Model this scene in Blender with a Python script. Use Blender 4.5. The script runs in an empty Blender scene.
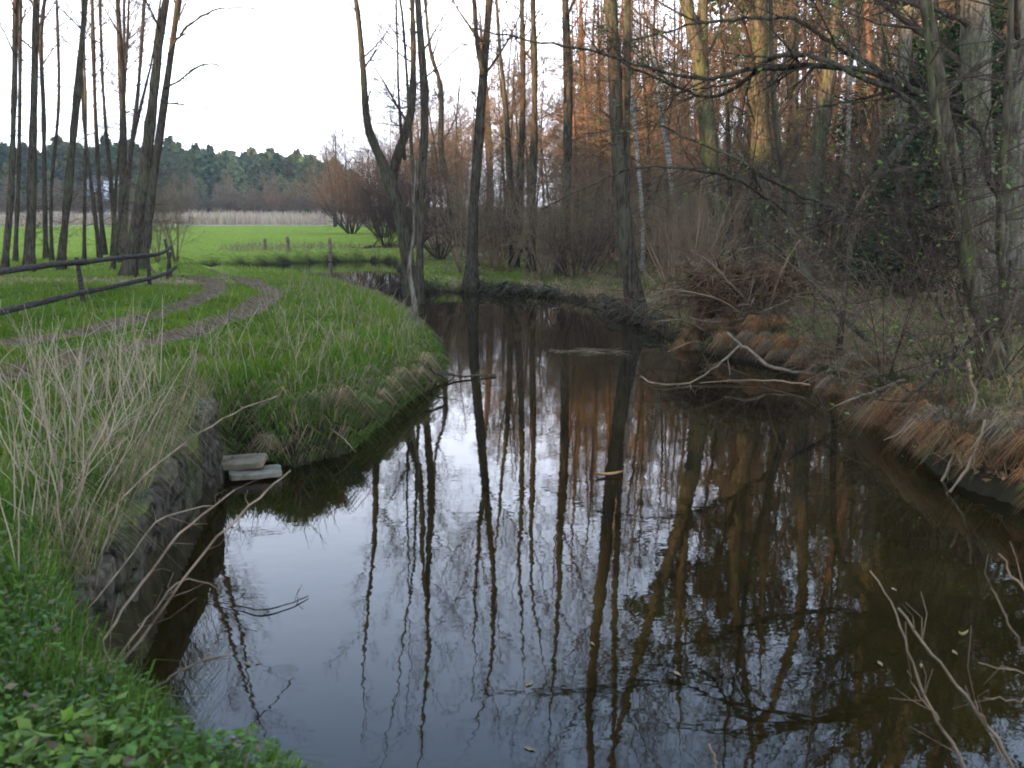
import bpy, math, random
import numpy as np
sc = bpy.context.scene
# ------------------------------------------------------------------ camera, sky, sun, exposure
F = 923.0; PIT = math.radians(10.7); CH = 2.6
cam = bpy.data.cameras.new("camera"); camo = bpy.data.objects.new("camera", cam)
sc.collection.objects.link(camo); sc.camera = camo
camo.location = (0, 0, CH); camo.rotation_euler = (math.pi/2 - PIT, 0, 0)
cam.sensor_width = 36; cam.lens = 36*F/1024; cam.clip_start = 0.05; cam.clip_end = 3000
cam.dof.use_dof = True; cam.dof.focus_distance = 20; cam.dof.aperture_fstop = 5.0
SUN_EL, SUN_DIR = 9.0, (-0.75, -0.66)          # the sun stands low behind the left shoulder
w = bpy.data.worlds.new("World"); sc.world = w; w.use_nodes = True
nt = w.node_tree; N = nt.nodes; L = nt.links; N.clear()
out = N.new("ShaderNodeOutputWorld"); bg = N.new("ShaderNodeBackground"); bg.inputs[1].default_value = 0.12
sky = N.new("ShaderNodeTexSky"); sky.sky_type = 'NISHITA'; sky.sun_disc = False
sky.sun_elevation = math.radians(SUN_EL)
sky.sun_rotation = math.atan2(SUN_DIR[0], SUN_DIR[1])
sky.ozone_density = 0.4; sky.dust_density = 1.5; sky.air_density = 1.0
tc = N.new("ShaderNodeTexCoord")
# thin high cloud: whiter towards the horizon, torn open higher up
sep = N.new("ShaderNodeSeparateXYZ"); L.new(tc.outputs["Generated"], sep.inputs[0])
mp = N.new("ShaderNodeMapping"); mp.inputs["Scale"].default_value = (1.6, 1.6, 4.5); L.new(tc.outputs["Generated"], mp.inputs[0])
nz = N.new("ShaderNodeTexNoise"); nz.inputs["Scale"].default_value = 2.2; nz.inputs["Detail"].default_value = 6; nz.inputs["Roughness"].default_value = 0.55
L.new(mp.outputs[0], nz.inputs["Vector"])
mr = N.new("ShaderNodeMapRange"); mr.inputs[1].default_value = 0.42; mr.inputs[2].default_value = 0.66; L.new(nz.outputs["Fac"], mr.inputs[0])
mz = N.new("ShaderNodeMapRange"); mz.inputs[1].default_value = 0.28; mz.inputs[2].default_value = 0.58
mz.inputs[3].default_value = 1.0; mz.inputs[4].default_value = 0.45; L.new(sep.outputs[2], mz.inputs[0])
mx = N.new("ShaderNodeMath"); mx.operation = 'MAXIMUM'; L.new(mz.outputs[0], mx.inputs[0])
ml = N.new("ShaderNodeMath"); ml.operation = 'MULTIPLY'; ml.inputs[1].default_value = 0.9; L.new(mr.outputs[0], ml.inputs[0]); L.new(ml.outputs[0], mx.inputs[1])
mix = N.new("ShaderNodeMixRGB"); L.new(mx.outputs[0], mix.inputs[0]); L.new(sky.outputs[0], mix.inputs[1]); ck = N.new("ShaderNodeMapRange"); ck.inputs[1].default_value = 0.24; ck.inputs[2].default_value = 0.58; L.new(sep.outputs[2], ck.inputs[0])
cm = N.new("ShaderNodeMixRGB"); L.new(ck.outputs[0], cm.inputs[0]); cm.inputs[1].default_value = (11.5, 12.3, 14.3, 1); cm.inputs[2].default_value = (5.8, 8.7, 13.6, 1); L.new(cm.outputs[0], mix.inputs[2])
L.new(mix.outputs[0], bg.inputs[0]); L.new(bg.outputs[0], out.inputs[0])
sun = bpy.data.lights.new("sun", 'SUN'); suno = bpy.data.objects.new("sun", sun); sc.collection.objects.link(suno)
sun.energy = 5.0; sun.angle = math.radians(0.6); sun.color = (1.0, 0.66, 0.38)
from mathutils import Vector
e_ = math.radians(SUN_EL); sd_ = Vector((SUN_DIR[0], SUN_DIR[1], 0)).normalized()*math.cos(e_); sd_.z = math.sin(e_)
suno.rotation_euler = sd_.to_track_quat('Z', 'Y').to_euler()
sc.view_settings.view_transform = 'Standard'; sc.view_settings.look = 'None'
sc.view_settings.gamma = 1; sc.view_settings.use_curve_mapping = False
sc.view_settings.exposure = 1.5
sc.render.engine = 'CYCLES'; sc.cycles.use_denoising = True
sc.cycles.max_bounces = 5; sc.cycles.diffuse_bounces = 2; sc.cycles.glossy_bounces = 3; sc.cycles.transparent_max_bounces = 4
sc.cycles.filter_width = 1.9

rs = np.random.RandomState(7); R = random.Random(11)
# ------------------------------------------------------------------ mapping from the view to world points
def ray(u, v):
    x = (u-512)/F; y = -(v-384)/F
    return np.array((x, math.cos(PIT)+y*math.sin(PIT), -math.sin(PIT)+y*math.cos(PIT)))
def gp(u, v, z=0.0):
    d = ray(u, v); t = (z-CH)/d[2]; return (d[0]*t, d[1]*t, z)
def dp(u, v, Y):
    d = ray(u, v); t = Y/d[1]; return np.array((d[0]*t, Y, CH+d[2]*t))
# ------------------------------------------------------------------ numeric helpers
def sm(a, b, x):
    t = np.clip((x-a)/(b-a), 0, 1); return t*t*(3-2*t)
def vn(x, y, s=1.0, seed=0):
    x = np.asarray(x, float)*s+seed*17.3; y = np.asarray(y, float)*s-seed*9.1
    xi = np.floor(x); yi = np.floor(y); fx = x-xi; fy = y-yi; fx = fx*fx*(3-2*fx); fy = fy*fy*(3-2*fy)
    def h(a, b):
        q = np.sin(a*127.1+b*311.7+seed*3.7)*43758.5453; return q-np.floor(q)
    return (h(xi, yi)*(1-fx)+h(xi+1, yi)*fx)*(1-fy)+(h(xi, yi+1)*(1-fx)+h(xi+1, yi+1)*fx)*fy
def fbm(x, y, s=1.0, seed=0):
    return 0.5*vn(x, y, s, seed)+0.3*vn(x, y, s*2.1, seed+1)+0.2*vn(x, y, s*4.3, seed+2)
def seg_d(x, y, P, closed=True):
    """distance to a polyline"""
    x = np.asarray(x, float).ravel(); y = np.asarray(y, float).ravel(); best = np.full(x.shape, 1e9)
    n = len(P); rng = range(n if closed else n-1)
    for i in rng:
        ax, ay = P[i][:2]; bx, by = P[(i+1) % n][:2]; dx, dy = bx-ax, by-ay; q = dx*dx+dy*dy+1e-12
        t = np.clip(((x-ax)*dx+(y-ay)*dy)/q, 0, 1)
        best = np.minimum(best, np.hypot(x-ax-t*dx, y-ay-t*dy))
    return best
def inside(x, y, P):
    x = np.asarray(x, float).ravel(); y = np.asarray(y, float).ravel(); c = np.zeros(x.shape, bool); n = len(P)
    for i in range(n):
        ax, ay = P[i][:2]; bx, by = P[(i+1) % n][:2]
        if ay == by: continue
        k = ((ay > y) != (by > y)) & (x < (bx-ax)*(y-ay)/(by-ay)+ax); c ^= k
    return c
# ------------------------------------------------------------------ the river's outline and the height of the land
RIV = [(16, -4), (8, -1.2), (3.5, 0.7), (1.2, 1.95), (0.35, 2.3), (-.05, 2.62), (-.3, 2.6), (-.62, 2.9), (-.85, 2.86), (-1.12, 3.2), (-1.4, 3.25), (-1.62, 3.62), (-1.86, 3.75), (-1.98, 4.1),
       gp(128, 690), gp(222, 478), gp(214, 462), gp(250, 455), gp(296, 466), gp(345, 452), gp(372, 432), gp(400, 408), gp(428, 388),
       gp(440, 350, .4), gp(432, 325, .5), gp(412, 302, .5), gp(385, 288, .5), gp(352, 277, .5), gp(310, 268, .5), (-13, 37), (-14, 43),
       gp(322, 262), gp(360, 261), gp(392, 262), gp(402, 276), gp(408, 289), gp(432, 291), gp(460, 292), gp(490, 291), gp(520, 294), gp(556, 298),
       gp(600, 306), gp(638, 322), gp(672, 338), gp(705, 352), gp(760, 362), gp(812, 380), gp(858, 402), gp(893, 436), gp(930, 468), gp(975, 490), gp(1026, 508),
       (6.4, 6.6), (9.5, 4.6), (16, 3)]
RIV = [p[:2] for p in RIV]
def sriv(x, y):
    x = np.asarray(x, float); sh = x.shape
    d = seg_d(x, y, RIV); i = inside(x, y, RIV); s = np.where(i, -d, d).reshape(sh)
    return s + 0.10*(vn(x, y, 2.3, 5)-.5)*sm(0, 3, np.hypot(x+2.5, np.asarray(y)-6.5)-1.5)
CP = np.array([(-4, 5, .9), (-3.5, 8, .88), (-3, 12, .75), (-6, 20, .72), (-4, 22, .5), (-5, 28, .45), (-10, 34, .5), (-10, 60, .7), (-12, 20, .85), (-1, 2, .9), (0, -2, 1.0),
    (-4, 32, .4), (0, 32, .33), (3, 30, .36), (4, 23, .38), (5, 17, .5), (5.5, 12, .62), (6, 9, .7), (12, 12, 1.2), (15, 25, 1.1), (20, 50, 1.3), (5, 50, .7),
    (0, 50, .6), (-40, 80, .7), (0, 120, .8), (60, 60, 1.5), (-40, 20, .9), (9, 0, .9), (30, 10, 1.4), (-30, -20, 1.0), (-8, 10, .85), (-2.4, 14, .6)])
RUT_N = [gp(u, v, .82)[:2] for u, v in ((-260, 450), (-120, 414), (0, 381), (60, 364), (120, 348), (180, 330), (230, 311), (262, 296), (274, 286), (266, 277), (247, 270))] + [(-9.6, 31), (-11.5, 35)]
RUT_F = [gp(u, v, .82)[:2] for u, v in ((-260, 412), (-120, 380), (0, 351), (60, 337), (120, 320), (180, 301), (212, 287), (214, 276), (200, 268))] + [(-12.3, 32), (-14, 36)]
def smoothline(P, k=8):
    P = [np.array(p, float) for p in P]; o = []
    for i in range(len(P)-1):
        a, b, c, d = P[max(i-1, 0)], P[i], P[i+1], P[min(i+2, len(P)-1)]
        for j in range(k):
            t = j/k; o.append(.5*((2*b)+(c-a)*t+(2*a-5*b+4*c-d)*t*t+(3*b-a-3*c+d)*t**3))
    o.append(P[-1]); return o
RUT_N = smoothline(RUT_N, 5); RUT_F = smoothline(RUT_F, 5)
def rutd(x, y): return np.minimum(seg_d(x, y, RUT_N, False), seg_d(x, y, RUT_F, False)).reshape(np.shape(x))
def H(x, y, s=None):
    x = np.asarray(x, float); y = np.asarray(y, float)
    if s is None: s = sriv(x, y)
    num = 0; den = 0
    for cx, cy, b in CP:
        wgt = 1/((x-cx)**2+(y-cy)**2+1.0)**1.6; num = num+wgt*b; den = den+wgt
    B = num/den
    wd = 0.9 - 0.55*sm(4.5, 1.0, np.hypot(x+2.6, y-6.5)*.8) - .35*sm(3, 1, np.hypot(x+1, y-2.8))
    wd = wd + 0.25*sm(2, 6, x)*sm(30, 15, y)
    t = np.clip(s/wd, 0, 1); up = B*(t**.6)
    z = np.where(s > 0, up, -0.8*sm(0, 1.6, -s))
    amp = sm(0.2, 1.5, s)
    z = z + amp*(0.16*(fbm(x, y, .35, 2)-.5)+0.10*(fbm(x, y, 1.4, 3)-.5)) + amp*sm(3, 6, x)*0.25*(fbm(x, y, .5, 9)-.5)
    # mound of roots on the far right bank
    z = z + 0.55*np.exp(-((x-5.0)**2/1.5+(y-18.6)**2/1.6))*sm(-.1, .5, s)
    z = z + 3*sm(170, 420, y)
    return z
def Ht(x, y):
    z = H(x, y); return z - 0.11*sm(.34, .12, rutd(x, y)) + 0.03*sm(.2, .45, rutd(x, y))*sm(.8, .45, rutd(x, y))
def Hs(x, y): return float(Ht(np.array([x]), np.array([y]))[0])
def ground_px(u, v):
    d = ray(u, v); Y = np.geomspace(2.0, 260, 1400); t = Y/d[1]; x = d[0]*t; z = CH+d[2]*t; h = np.maximum(Ht(x, Y), -.05); k = int(np.argmax(z < h))
    return float(x[k]), float(Y[k]), float(h[k])
# ------------------------------------------------------------------ mesh helpers
def mkmesh(name, V, quads=None, tris=None, col=None, smooth=False):
    me = bpy.data.meshes.new(name); V = np.asarray(V, np.float32); me.vertices.add(len(V)); me.vertices.foreach_set("co", V.ravel())
    nq = 0 if quads is None else len(quads); ntr = 0 if tris is None else len(tris)
    idx = []; st = []
    if nq: idx.append(np.asarray(quads, np.int32).ravel()); st.append(np.arange(nq)*4)
    if ntr: idx.append(np.asarray(tris, np.int32).ravel()); st.append(nq*4+np.arange(ntr)*3)
    idx = np.concatenate(idx); st = np.concatenate(st)
    me.loops.add(len(idx)); me.loops.foreach_set("vertex_index", idx)
    me.polygons.add(nq+ntr); me.polygons.foreach_set("loop_start", st.astype(np.int32))
    me.polygons.foreach_set("use_smooth", np.full(nq+ntr, smooth))
    me.update(calc_edges=True)
    if col is not None:
        a = me.color_attributes.new("Col", 'FLOAT_COLOR', 'POINT'); c = np.ones((len(V), 4), np.float32); c[:, :3] = col; a.data.foreach_set("color", c.ravel())
    return me
def link(name, me, mat=None, parent=None, loc=None):
    if mat is not None and len(me.materials) == 0: me.materials.append(mat)
    o = bpy.data.objects.new(name, me); sc.collection.objects.link(o)
    if parent is not None: o.parent = parent
    if loc is not None: o.location = loc
    return o
def tag(o, label=None, cat=None, group=None, kind=None):
    if label: o["label"] = label
    if cat: o["category"] = cat
    if group: o["group"] = group
    if kind: o["kind"] = kind
    return o
def thing(name, loc, label, cat, group=None, rz=0):
    o = bpy.data.objects.new(name, None); sc.collection.objects.link(o); o.location = loc; o.rotation_euler = (0, 0, rz); o.empty_display_size = .2
    return tag(o, label, cat, group)
def copy_tree(root, loc, rz=0, s=1, label=None, tilt=(0, 0)):
    r = root.copy(); sc.collection.objects.link(r); r.location = loc; r.rotation_euler = (tilt[0], tilt[1], rz); r.scale = (s, s, s)
    if label: r["label"] = label
    for c in list(root.children):
        d = c.copy(); sc.collection.objects.link(d); d.parent = r
    return r
class Tubes:
    def __init__(s): s.g = {}; s.n = 0
    def add(s, pts, rad, sides=4, col=(1, 1, 1)):
        s.g.setdefault((len(pts), sides), []).append((pts, rad, col)); s.n += 1
    def mesh(s, name, lump=0.0, color=False):
        Vs = []; Q = []; T = []; C = []; off = 0
        for (K, S), items in s.g.items():
            P = np.array([i[0] for i in items], float); Rr = np.array([i[1] for i in items], float); M = len(items)
            Tn = np.gradient(P, axis=1); Tn /= np.linalg.norm(Tn, axis=2, keepdims=True)+1e-9
            mean = Tn.mean(1); ax = np.argmin(np.abs(mean), axis=1); ref = np.eye(3)[ax][:, None, :]
            n1 = np.cross(Tn, ref); n1 /= np.linalg.norm(n1, axis=2, keepdims=True)+1e-9; n2 = np.cross(Tn, n1)
            a = np.arange(S)*2*math.pi/S
            rr = Rr[:, :, None]*np.ones(S)
            if lump: rr = rr*(1+lump*(rs.rand(M, K, S)-.5)*2)
            V = P[:, :, None, :]+rr[..., None]*(n1[:, :, None, :]*np.cos(a)[None, None, :, None]+n2[:, :, None, :]*np.sin(a)[None, None, :, None])
            base = off+np.arange(M)[:, None, None]*K*S; k = np.arange(K-1)[None, :, None]*S; j = np.arange(S)[None, None, :]; j2 = (j+1) % S
            q = np.stack([base+k+j, base+k+S+j, base+k+S+j2, base+k+j2], -1).reshape(-1, 4)
            Vs.append(V.reshape(-1, 3)); Q.append(q)
            if S > 3:                                   # end caps as fans
                m0 = P[:, 0]; m1 = P[:, -1]; o2 = off+M*K*S
                Vs.append(m0); Vs.append(m1)
                b = off+np.arange(M)[:, None]*K*S; jj = np.arange(S)[None, :]; c0 = o2+np.arange(M)[:, None]+0*jj; c1 = c0+M
                T.append(np.stack([b+jj, b+(jj+1) % S, c0], -1).reshape(-1, 3)); e = b+(K-1)*S
                T.append(np.stack([e+(jj+1) % S, e+jj, c1], -1).reshape(-1, 3))
            if color:
                cc = np.array([i[2] for i in items], float); C.append(np.repeat(cc, K*S, axis=0))
                if S > 3: C.append(cc); C.append(cc)
            off += M*K*S+(2*M if S > 3 else 0)
        return mkmesh(name, np.concatenate(Vs), np.concatenate(Q), np.concatenate(T) if T else None, np.concatenate(C) if color else None, smooth=True)
def blades(pos, h, wd, az, lean, col, curl=0.5):
    """grass-like blades: 5 verts, one quad and one tip each"""
    n = len(pos); pos = np.asarray(pos, float); d = np.stack([np.cos(az), np.sin(az), 0*az], 1); sd = np.stack([-np.sin(az+1.3), np.cos(az+1.3), 0*az], 1)*(wd/2)[:, None]
    up = np.array([0, 0, 1.0]); hl = lean
    m = pos+d*(h*hl*.35)[:, None]+up*(h*.58)[:, None]; t = pos+d*(h*hl)[:, None]+up*(h*(1-curl*hl))[:, None]
    V = np.stack([pos-sd, pos+sd, m+sd*.8, m-sd*.8, t], 1).reshape(-1, 3); b = np.arange(n)[:, None]*5
    return V, b+np.array([[0, 1, 2, 3]]), b+np.array([[3, 2, 4]]), np.repeat(col, 5, axis=0)
def leafmesh(name, pos, size, col, flat=0.5, aspect=1.7):
    """small folded leaves, random attitude"""
    n = len(pos); pos = np.asarray(pos, float)
    a = rs.randn(n, 3); a[:, 2] *= (1-flat); a /= np.linalg.norm(a, axis=1, keepdims=True)+1e-9
    b = np.cross(a, rs.randn(n, 3)*[1, 1, 1]*(1-flat)+np.array([0, 0, 1.0])*flat); b /= np.linalg.norm(b, axis=1, keepdims=True)+1e-9
    c = np.cross(a, b); s = np.asarray(size).reshape(-1, 1)*np.ones((n, 1))
    V = np.stack([pos-a*s*.5*aspect, pos+b*s*.42+c*s*.12, pos+a*s*.55*aspect, pos-b*s*.42+c*s*.12], 1).reshape(-1, 3); k = np.arange(n)[:, None]*4
    return mkmesh(name, V, None, np.concatenate([k+np.array([[0, 1, 2]]), k+np.array([[0, 2, 3]])]), np.repeat(col, 4, axis=0))
def jit(base, n, amt=.3, hue=.12):
    base = np.array(base); k = 1+amt*(rs.rand(n, 1)*2-1); return np.clip(base[None]*k*(1+hue*(rs.rand(n, 3)*2-1)), 0, 1)
# ------------------------------------------------------------------ materials
def newmat(name, rough=.9, spec=.2):
    m = bpy.data.materials.new(name); m.use_nodes = True; t = m.node_tree; b = t.nodes["Principled BSDF"]
    b.inputs["Roughness"].default_value = rough; b.inputs["Specular IOR Level"].default_value = spec
    return m, t, b
def noise(t, scale, detail=4, vec=(1, 1, 1), coord="Object"):
    c = t.nodes.new("ShaderNodeTexCoord"); m = t.nodes.new("ShaderNodeMapping"); m.inputs["Scale"].default_value = vec
    n = t.nodes.new("ShaderNodeTexNoise"); n.inputs["Scale"].default_value = scale; n.inputs["Detail"].default_value = detail; n.inputs["Roughness"].default_value = .6
    t.links.new(c.outputs[coord], m.inputs[0]); t.links.new(m.outputs[0], n.inputs["Vector"]); return n
def ramp(t, src, stops):
    r = t.nodes.new("ShaderNodeValToRGB"); e = r.color_ramp.elements
    while len(e) < len(stops): e.new(.5)
    for i, (p, c) in enumerate(stops): e[i].position = p; e[i].color = (*c, 1)
    t.links.new(src, r.inputs[0]); return r
def bump(t, b, src, strength, dist=.02):
    n = t.nodes.new("ShaderNodeBump"); n.inputs["Strength"].default_value = strength; n.inputs["Distance"].default_value = dist
    t.links.new(src, n.inputs["Height"]); t.links.new(n.outputs[0], b.inputs["Normal"])
def bark(name, dark, light, lichen, lf=.5, vs=(9, 9, 1.6), bs=.8):
    m, t, b = newmat(name, 1, 0)
    n1 = noise(t, 2.2, 6, vs); r1 = ramp(t, n1.outputs["Fac"], [(.36, dark), (.62, light)])
    n2 = noise(t, 1.1, 5, (1.5, 1.5, .8)); r2 = ramp(t, n2.outputs["Fac"], [(.5, (0, 0, 0)), (.68, (lf, lf, lf))])
    mxx = t.nodes.new("ShaderNodeMixRGB"); t.links.new(r2.outputs[0], mxx.inputs[0]); t.links.new(r1.outputs[0], mxx.inputs[1]); mxx.inputs[2].default_value = (*lichen, 1)
    t.links.new(mxx.outputs[0], b.inputs["Base Color"]); bump(t, b, n1.outputs["Fac"], bs, .03); return m
def plain(name, c1, c2, scale=6, rough=1, spec=.02, bs=.3, vec=(1, 1, 1)):
    m, t, b = newmat(name, rough, spec); n = noise(t, scale, 5, vec); r = ramp(t, n.outputs["Fac"], [(.35, c1), (.65, c2)])
    t.links.new(r.outputs[0], b.inputs["Base Color"]); bump(t, b, n.outputs["Fac"], bs); return m
def colmat(name, rough=.7, spec=.25, trans=0.0, nscale=None):
    m, t, b = newmat(name, rough, spec); a = t.nodes.new("ShaderNodeVertexColor"); a.layer_name = "Col"; src = a.outputs[0]
    if nscale:
        n = noise(t, nscale, 6); r = ramp(t, n.outputs["Fac"], [(.3, (.55, .55, .55)), (.7, (1.45, 1.45, 1.45))])
        mm = t.nodes.new("ShaderNodeMixRGB"); mm.blend_type = 'MULTIPLY'; mm.inputs[0].default_value = 1; t.links.new(src, mm.inputs[1]); t.links.new(r.outputs[0], mm.inputs[2]); src = mm.outputs[0]
        bump(t, b, n.outputs["Fac"], .6, .04)
    t.links.new(src, b.inputs["Base Color"])
    if trans:
        tr = t.nodes.new("ShaderNodeBsdfTranslucent"); t.links.new(src, tr.inputs[0]); ad = t.nodes.new("ShaderNodeMixShader"); ad.inputs[0].default_value = trans
        t.links.new(b.outputs[0], ad.inputs[1]); t.links.new(tr.outputs[0], ad.inputs[2]); t.links.new(ad.outputs[0], t.nodes["Material Output"].inputs[0])
    return m
M = dict(
    alder=bark("alder_bark", (.020, .016, .011), (.088, .071, .048), (.10, .11, .06), .5),
    ivybark=bark("mossy_bark", (.03, .025, .016), (.135, .112, .072), (.085, .10, .035), .8),
    grey=bark("grey_bark", (.05, .042, .030), (.20, .17, .12), (.13, .14, .07), .55),
    pine=bark("pine_bark", (.08, .045, .027), (.23, .135, .08), (.13, .09, .06), .4),
    birch=bark("birch_bark", (.08, .07, .055), (.50, .46, .39), (.35, .33, .27), .6, (2, 2, 7), .3),
    twig=plain("twig_bark", (.045, .032, .022), (.115, .083, .058), 3),
    twig_grey=plain("grey_twig_bark", (.125, .088, .053), (.27, .195, .12), 3),
    twig_red=plain("red_brown_twigs", (.14, .092, .052), (.32, .21, .12), .8),
    cane=plain("cane_bark", (.09, .06, .038), (.24, .17, .11), 6), twig_pale=plain("weathered_wood", (.11, .08, .052), (.26, .19, .125), 5),
    root=plain("root_brown", (.04, .023, .013), (.15, .085, .045), 4),
    rail=plain("dark_fence_wood", (.018, .015, .013), (.075, .062, .05), 6, vec=(1, 1, 6)),
    leaf=colmat("leaf", .6, .2, .3), blade=colmat("blade", .7, .10, .3), dry=colmat("dry_stem", 1, .0, .15),
    needle=colmat("needle", .9, .03, .15), ground=colmat("ground", 1, 0, 0, 5.0),
)
# ------------------------------------------------------------------ ground, water, track
def build_ground():
    ang = np.concatenate([np.linspace(-180, -46, 60)[:-1], np.linspace(-46, 46, 460), np.linspace(46, 180, 60)[1:-1]]); A = np.radians(ang)
    rad = np.concatenate([[.3, .7, 1.1], np.geomspace(1.5, 70, 330), np.geomspace(74, 900, 60)])
    aa, rr = np.meshgrid(A, rad); x = np.sin(aa)*rr; y = np.cos(aa)*rr; s = sriv(x, y); z = Ht(x, y)
    nr, na = x.shape; V = np.stack([x, y, z], -1).reshape(-1, 3); V = np.vstack([V, [0, 0, Hs(0, 0)]])
    i = np.arange(nr-1)[:, None]; j = np.arange(na)[None, :]; j2 = (j+1) % na
    q = np.stack([i*na+j, i*na+j2, (i+1)*na+j2, (i+1)*na+j], -1).reshape(-1, 4); q = q[:, ::-1]
    c = len(V)-1; j = np.arange(na); tr = np.stack([j, np.full(na, c), (j+1) % na], -1)[:, ::-1]
    # colour of the land itself: turf, meadow, forest litter, bank mud, reed stubble
    xf, yf, sf = x.ravel(), y.ravel(), s.ravel(); n = fbm(xf, yf, .8, 4); n2 = fbm(xf, yf, 3.1, 6)[:, None]; n3 = fbm(xf, yf, .12, 8)
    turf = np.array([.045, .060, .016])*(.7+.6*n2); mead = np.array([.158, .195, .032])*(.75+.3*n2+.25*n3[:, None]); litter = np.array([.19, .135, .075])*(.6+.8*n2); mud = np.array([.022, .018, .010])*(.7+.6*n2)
    stub = np.array([.36, .28, .19])*(.8+.4*n2); dim = np.array([.105, .12, .03])*(.7+.6*n2)
    f = lambda t: np.asarray(t)[:, None]
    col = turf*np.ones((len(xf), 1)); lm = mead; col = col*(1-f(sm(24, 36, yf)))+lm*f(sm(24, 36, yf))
    wood = sm(-.5, 1.2, xf+ .16*(yf-28)*(yf > 28)+3*(n-.5)+.8*(yf < 28)*(yf > 26))
    wood = np.where(yf < 28, sm(1.0, 2.5, xf), sm(-3.5, -1.5, xf+.12*(yf-30)+3*(n-.5)))
    col = col*(1-f(wood))+litter*f(wood); g = wood*sm(.5, .62, n)*.85*sm(60, 35, yf); col = col*(1-f(g))+dim*f(g)
    cl = sm(3.0, 1.2, seg_d(xf, yf, [(-18, 19), (-13.5, 23.5), (-10.2, 27)], False)+1.5*(n-.5)); col = col*(1-f(cl*.85))+litter*1.1*f(cl*.85)
    b = sm(108, 114, yf)*(1-sm(2, 6, xf-0)); col = col*(1-f(b))+stub*f(b); fa = sm(140, 160, yf); col = col*(1-f(fa))+litter*f(fa)
    bk = sm(.45, .1, sf+.25*(n-.5)); col = col*(1-f(bk))+mud*f(bk)
    col = np.vstack([col, [turf.mean(0)]])
    tag(link("ground", mkmesh("ground", V, q, tr, col, True), M["ground"]), kind="structure")
build_ground()
def build_water():
    m, t, b = newmat("river_water", .02, .5); b.inputs["IOR"].default_value = 1.38
    n = noise(t, .5, 4); r = ramp(t, n.outputs["Fac"], [(.35, (.003, .0022, .0006)), (.75, (.020, .0125, .0022))]); t.links.new(r.outputs[0], b.inputs["Base Color"])
    w1 = noise(t, 2.2, 3, (1, 1.4, 1)); w2 = noise(t, 9, 2)
    ad = t.nodes.new("ShaderNodeMath"); ad.operation = 'MULTIPLY_ADD'; ad.inputs[1].default_value = .12; t.links.new(w2.outputs["Fac"], ad.inputs[0]); t.links.new(w1.outputs["Fac"], ad.inputs[2])
    bump(t, b, ad.outputs[0], .11, .010)
    V = [(-16, -6, 0), (18, -6, 0), (18, 49, 0), (-16, 49, 0)]
    tag(link("river_water", mkmesh("river_water", V, [(0, 1, 2, 3)]), m), kind="structure")
build_water()
def build_path():
    m = plain("wet_mud", (.050, .034, .018), (.150, .108, .062), 9, 1, .02, 1.0)
    V = []; Q = []; off = 0
    for P in (RUT_N, RUT_F):
        P = [np.array(p) for p in smoothline(P, 6)]; n = len(P); K = 9
        T = np.gradient(np.array(P), axis=0); T /= np.linalg.norm(T, axis=1, keepdims=True); Nn = np.stack([-T[:, 1], T[:, 0]], 1)
        for i in range(n):
            wl = .28+.12*vn(i*.13, off, 1, 3)+.05*rs.rand(); wr = .28+.12*vn(i*.13, off+7, 1, 4)+.05*rs.rand(); wl *= min(1, (n-i)/60); wr *= min(1, (n-i)/60)
            for k in range(K):
                f = k/(K-1)*2-1; w_ = wl if f < 0 else wr; p = P[i]+Nn[i]*f*w_; V.append((p[0], p[1], 0))
        i = np.arange(n-1)[:, None]; k = np.arange(K-1)[None, :]; Q.append((off+np.stack([i*K+k, (i+1)*K+k, (i+1)*K+k+1, i*K+k+1], -1)).reshape(-1, 4)); off += n*K
    V = np.array(V, float); V[:, 2] = Ht(V[:, 0], V[:, 1])+.010+.035*fbm(V[:, 0], V[:, 1], 5, 3)
    tag(link("dirt_path", mkmesh("dirt_path", V, np.concatenate(Q), smooth=True), m), kind="structure")
build_path()
# ------------------------------------------------------------------ retaining wall and slabs at the water's edge
def blob(c, size, rz=0, lump=.08, n=5, tilt=0):
    """a rough squared stone: subdivided box, edges worn, faces uneven"""
    import bmesh
    bm = bmesh.new(); bmesh.ops.create_cube(bm, size=1); bmesh.ops.subdivide_edges(bm, edges=bm.edges[:], cuts=n, use_grid_fill=True)
    co = np.array([v.co[:] for v in bm.verts]); k = np.abs(co)*2; rnd = 1-.10*np.clip(np.sort(k, 1)[:, 1]-.72, 0, 1)*3; co *= rnd[:, None]
    co *= np.array(size); sd = R.random()*50
    co += (np.stack([vn(co[:, 1]*7+sd, co[:, 2]*7), vn(co[:, 0]*7+sd, co[:, 2]*7+3), vn(co[:, 0]*7, co[:, 1]*7+sd)], 1)-.5)*lump*min(size)*3
    ct, st = math.cos(tilt), math.sin(tilt); co = np.stack([co[:, 0]*ct-co[:, 2]*st, co[:, 1], co[:, 0]*st+co[:, 2]*ct], 1)
    ca, sa = math.cos(rz), math.sin(rz); co = np.stack([co[:, 0]*ca-co[:, 1]*sa, co[:, 0]*sa+co[:, 1]*ca, co[:, 2]], 1)+np.array(c)
    bm.verts.index_update(); fs = np.array([[v.index for v in f.verts] for f in bm.faces]); bm.free(); return co, fs
def stones(name, lst, mat, parent):
    V = []; Q = []; o = 0
    for a in lst:
        v, q = blob(*a); V.append(v); Q.append(q+o); o += len(v)
    return link(name, mkmesh(name, np.concatenate(V), np.concatenate(Q), smooth=False), mat, parent)
WA = np.array(gp(122, 700)[:2])+[-.02, -.35]; WB = np.array(gp(221, 480)[:2]); wdv = WB-WA; wl = np.linalg.norm(wdv); wt = wdv/wl; wn = np.array([-wt[1], wt[0]]); wrz = math.atan2(wt[1], wt[0])
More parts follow.
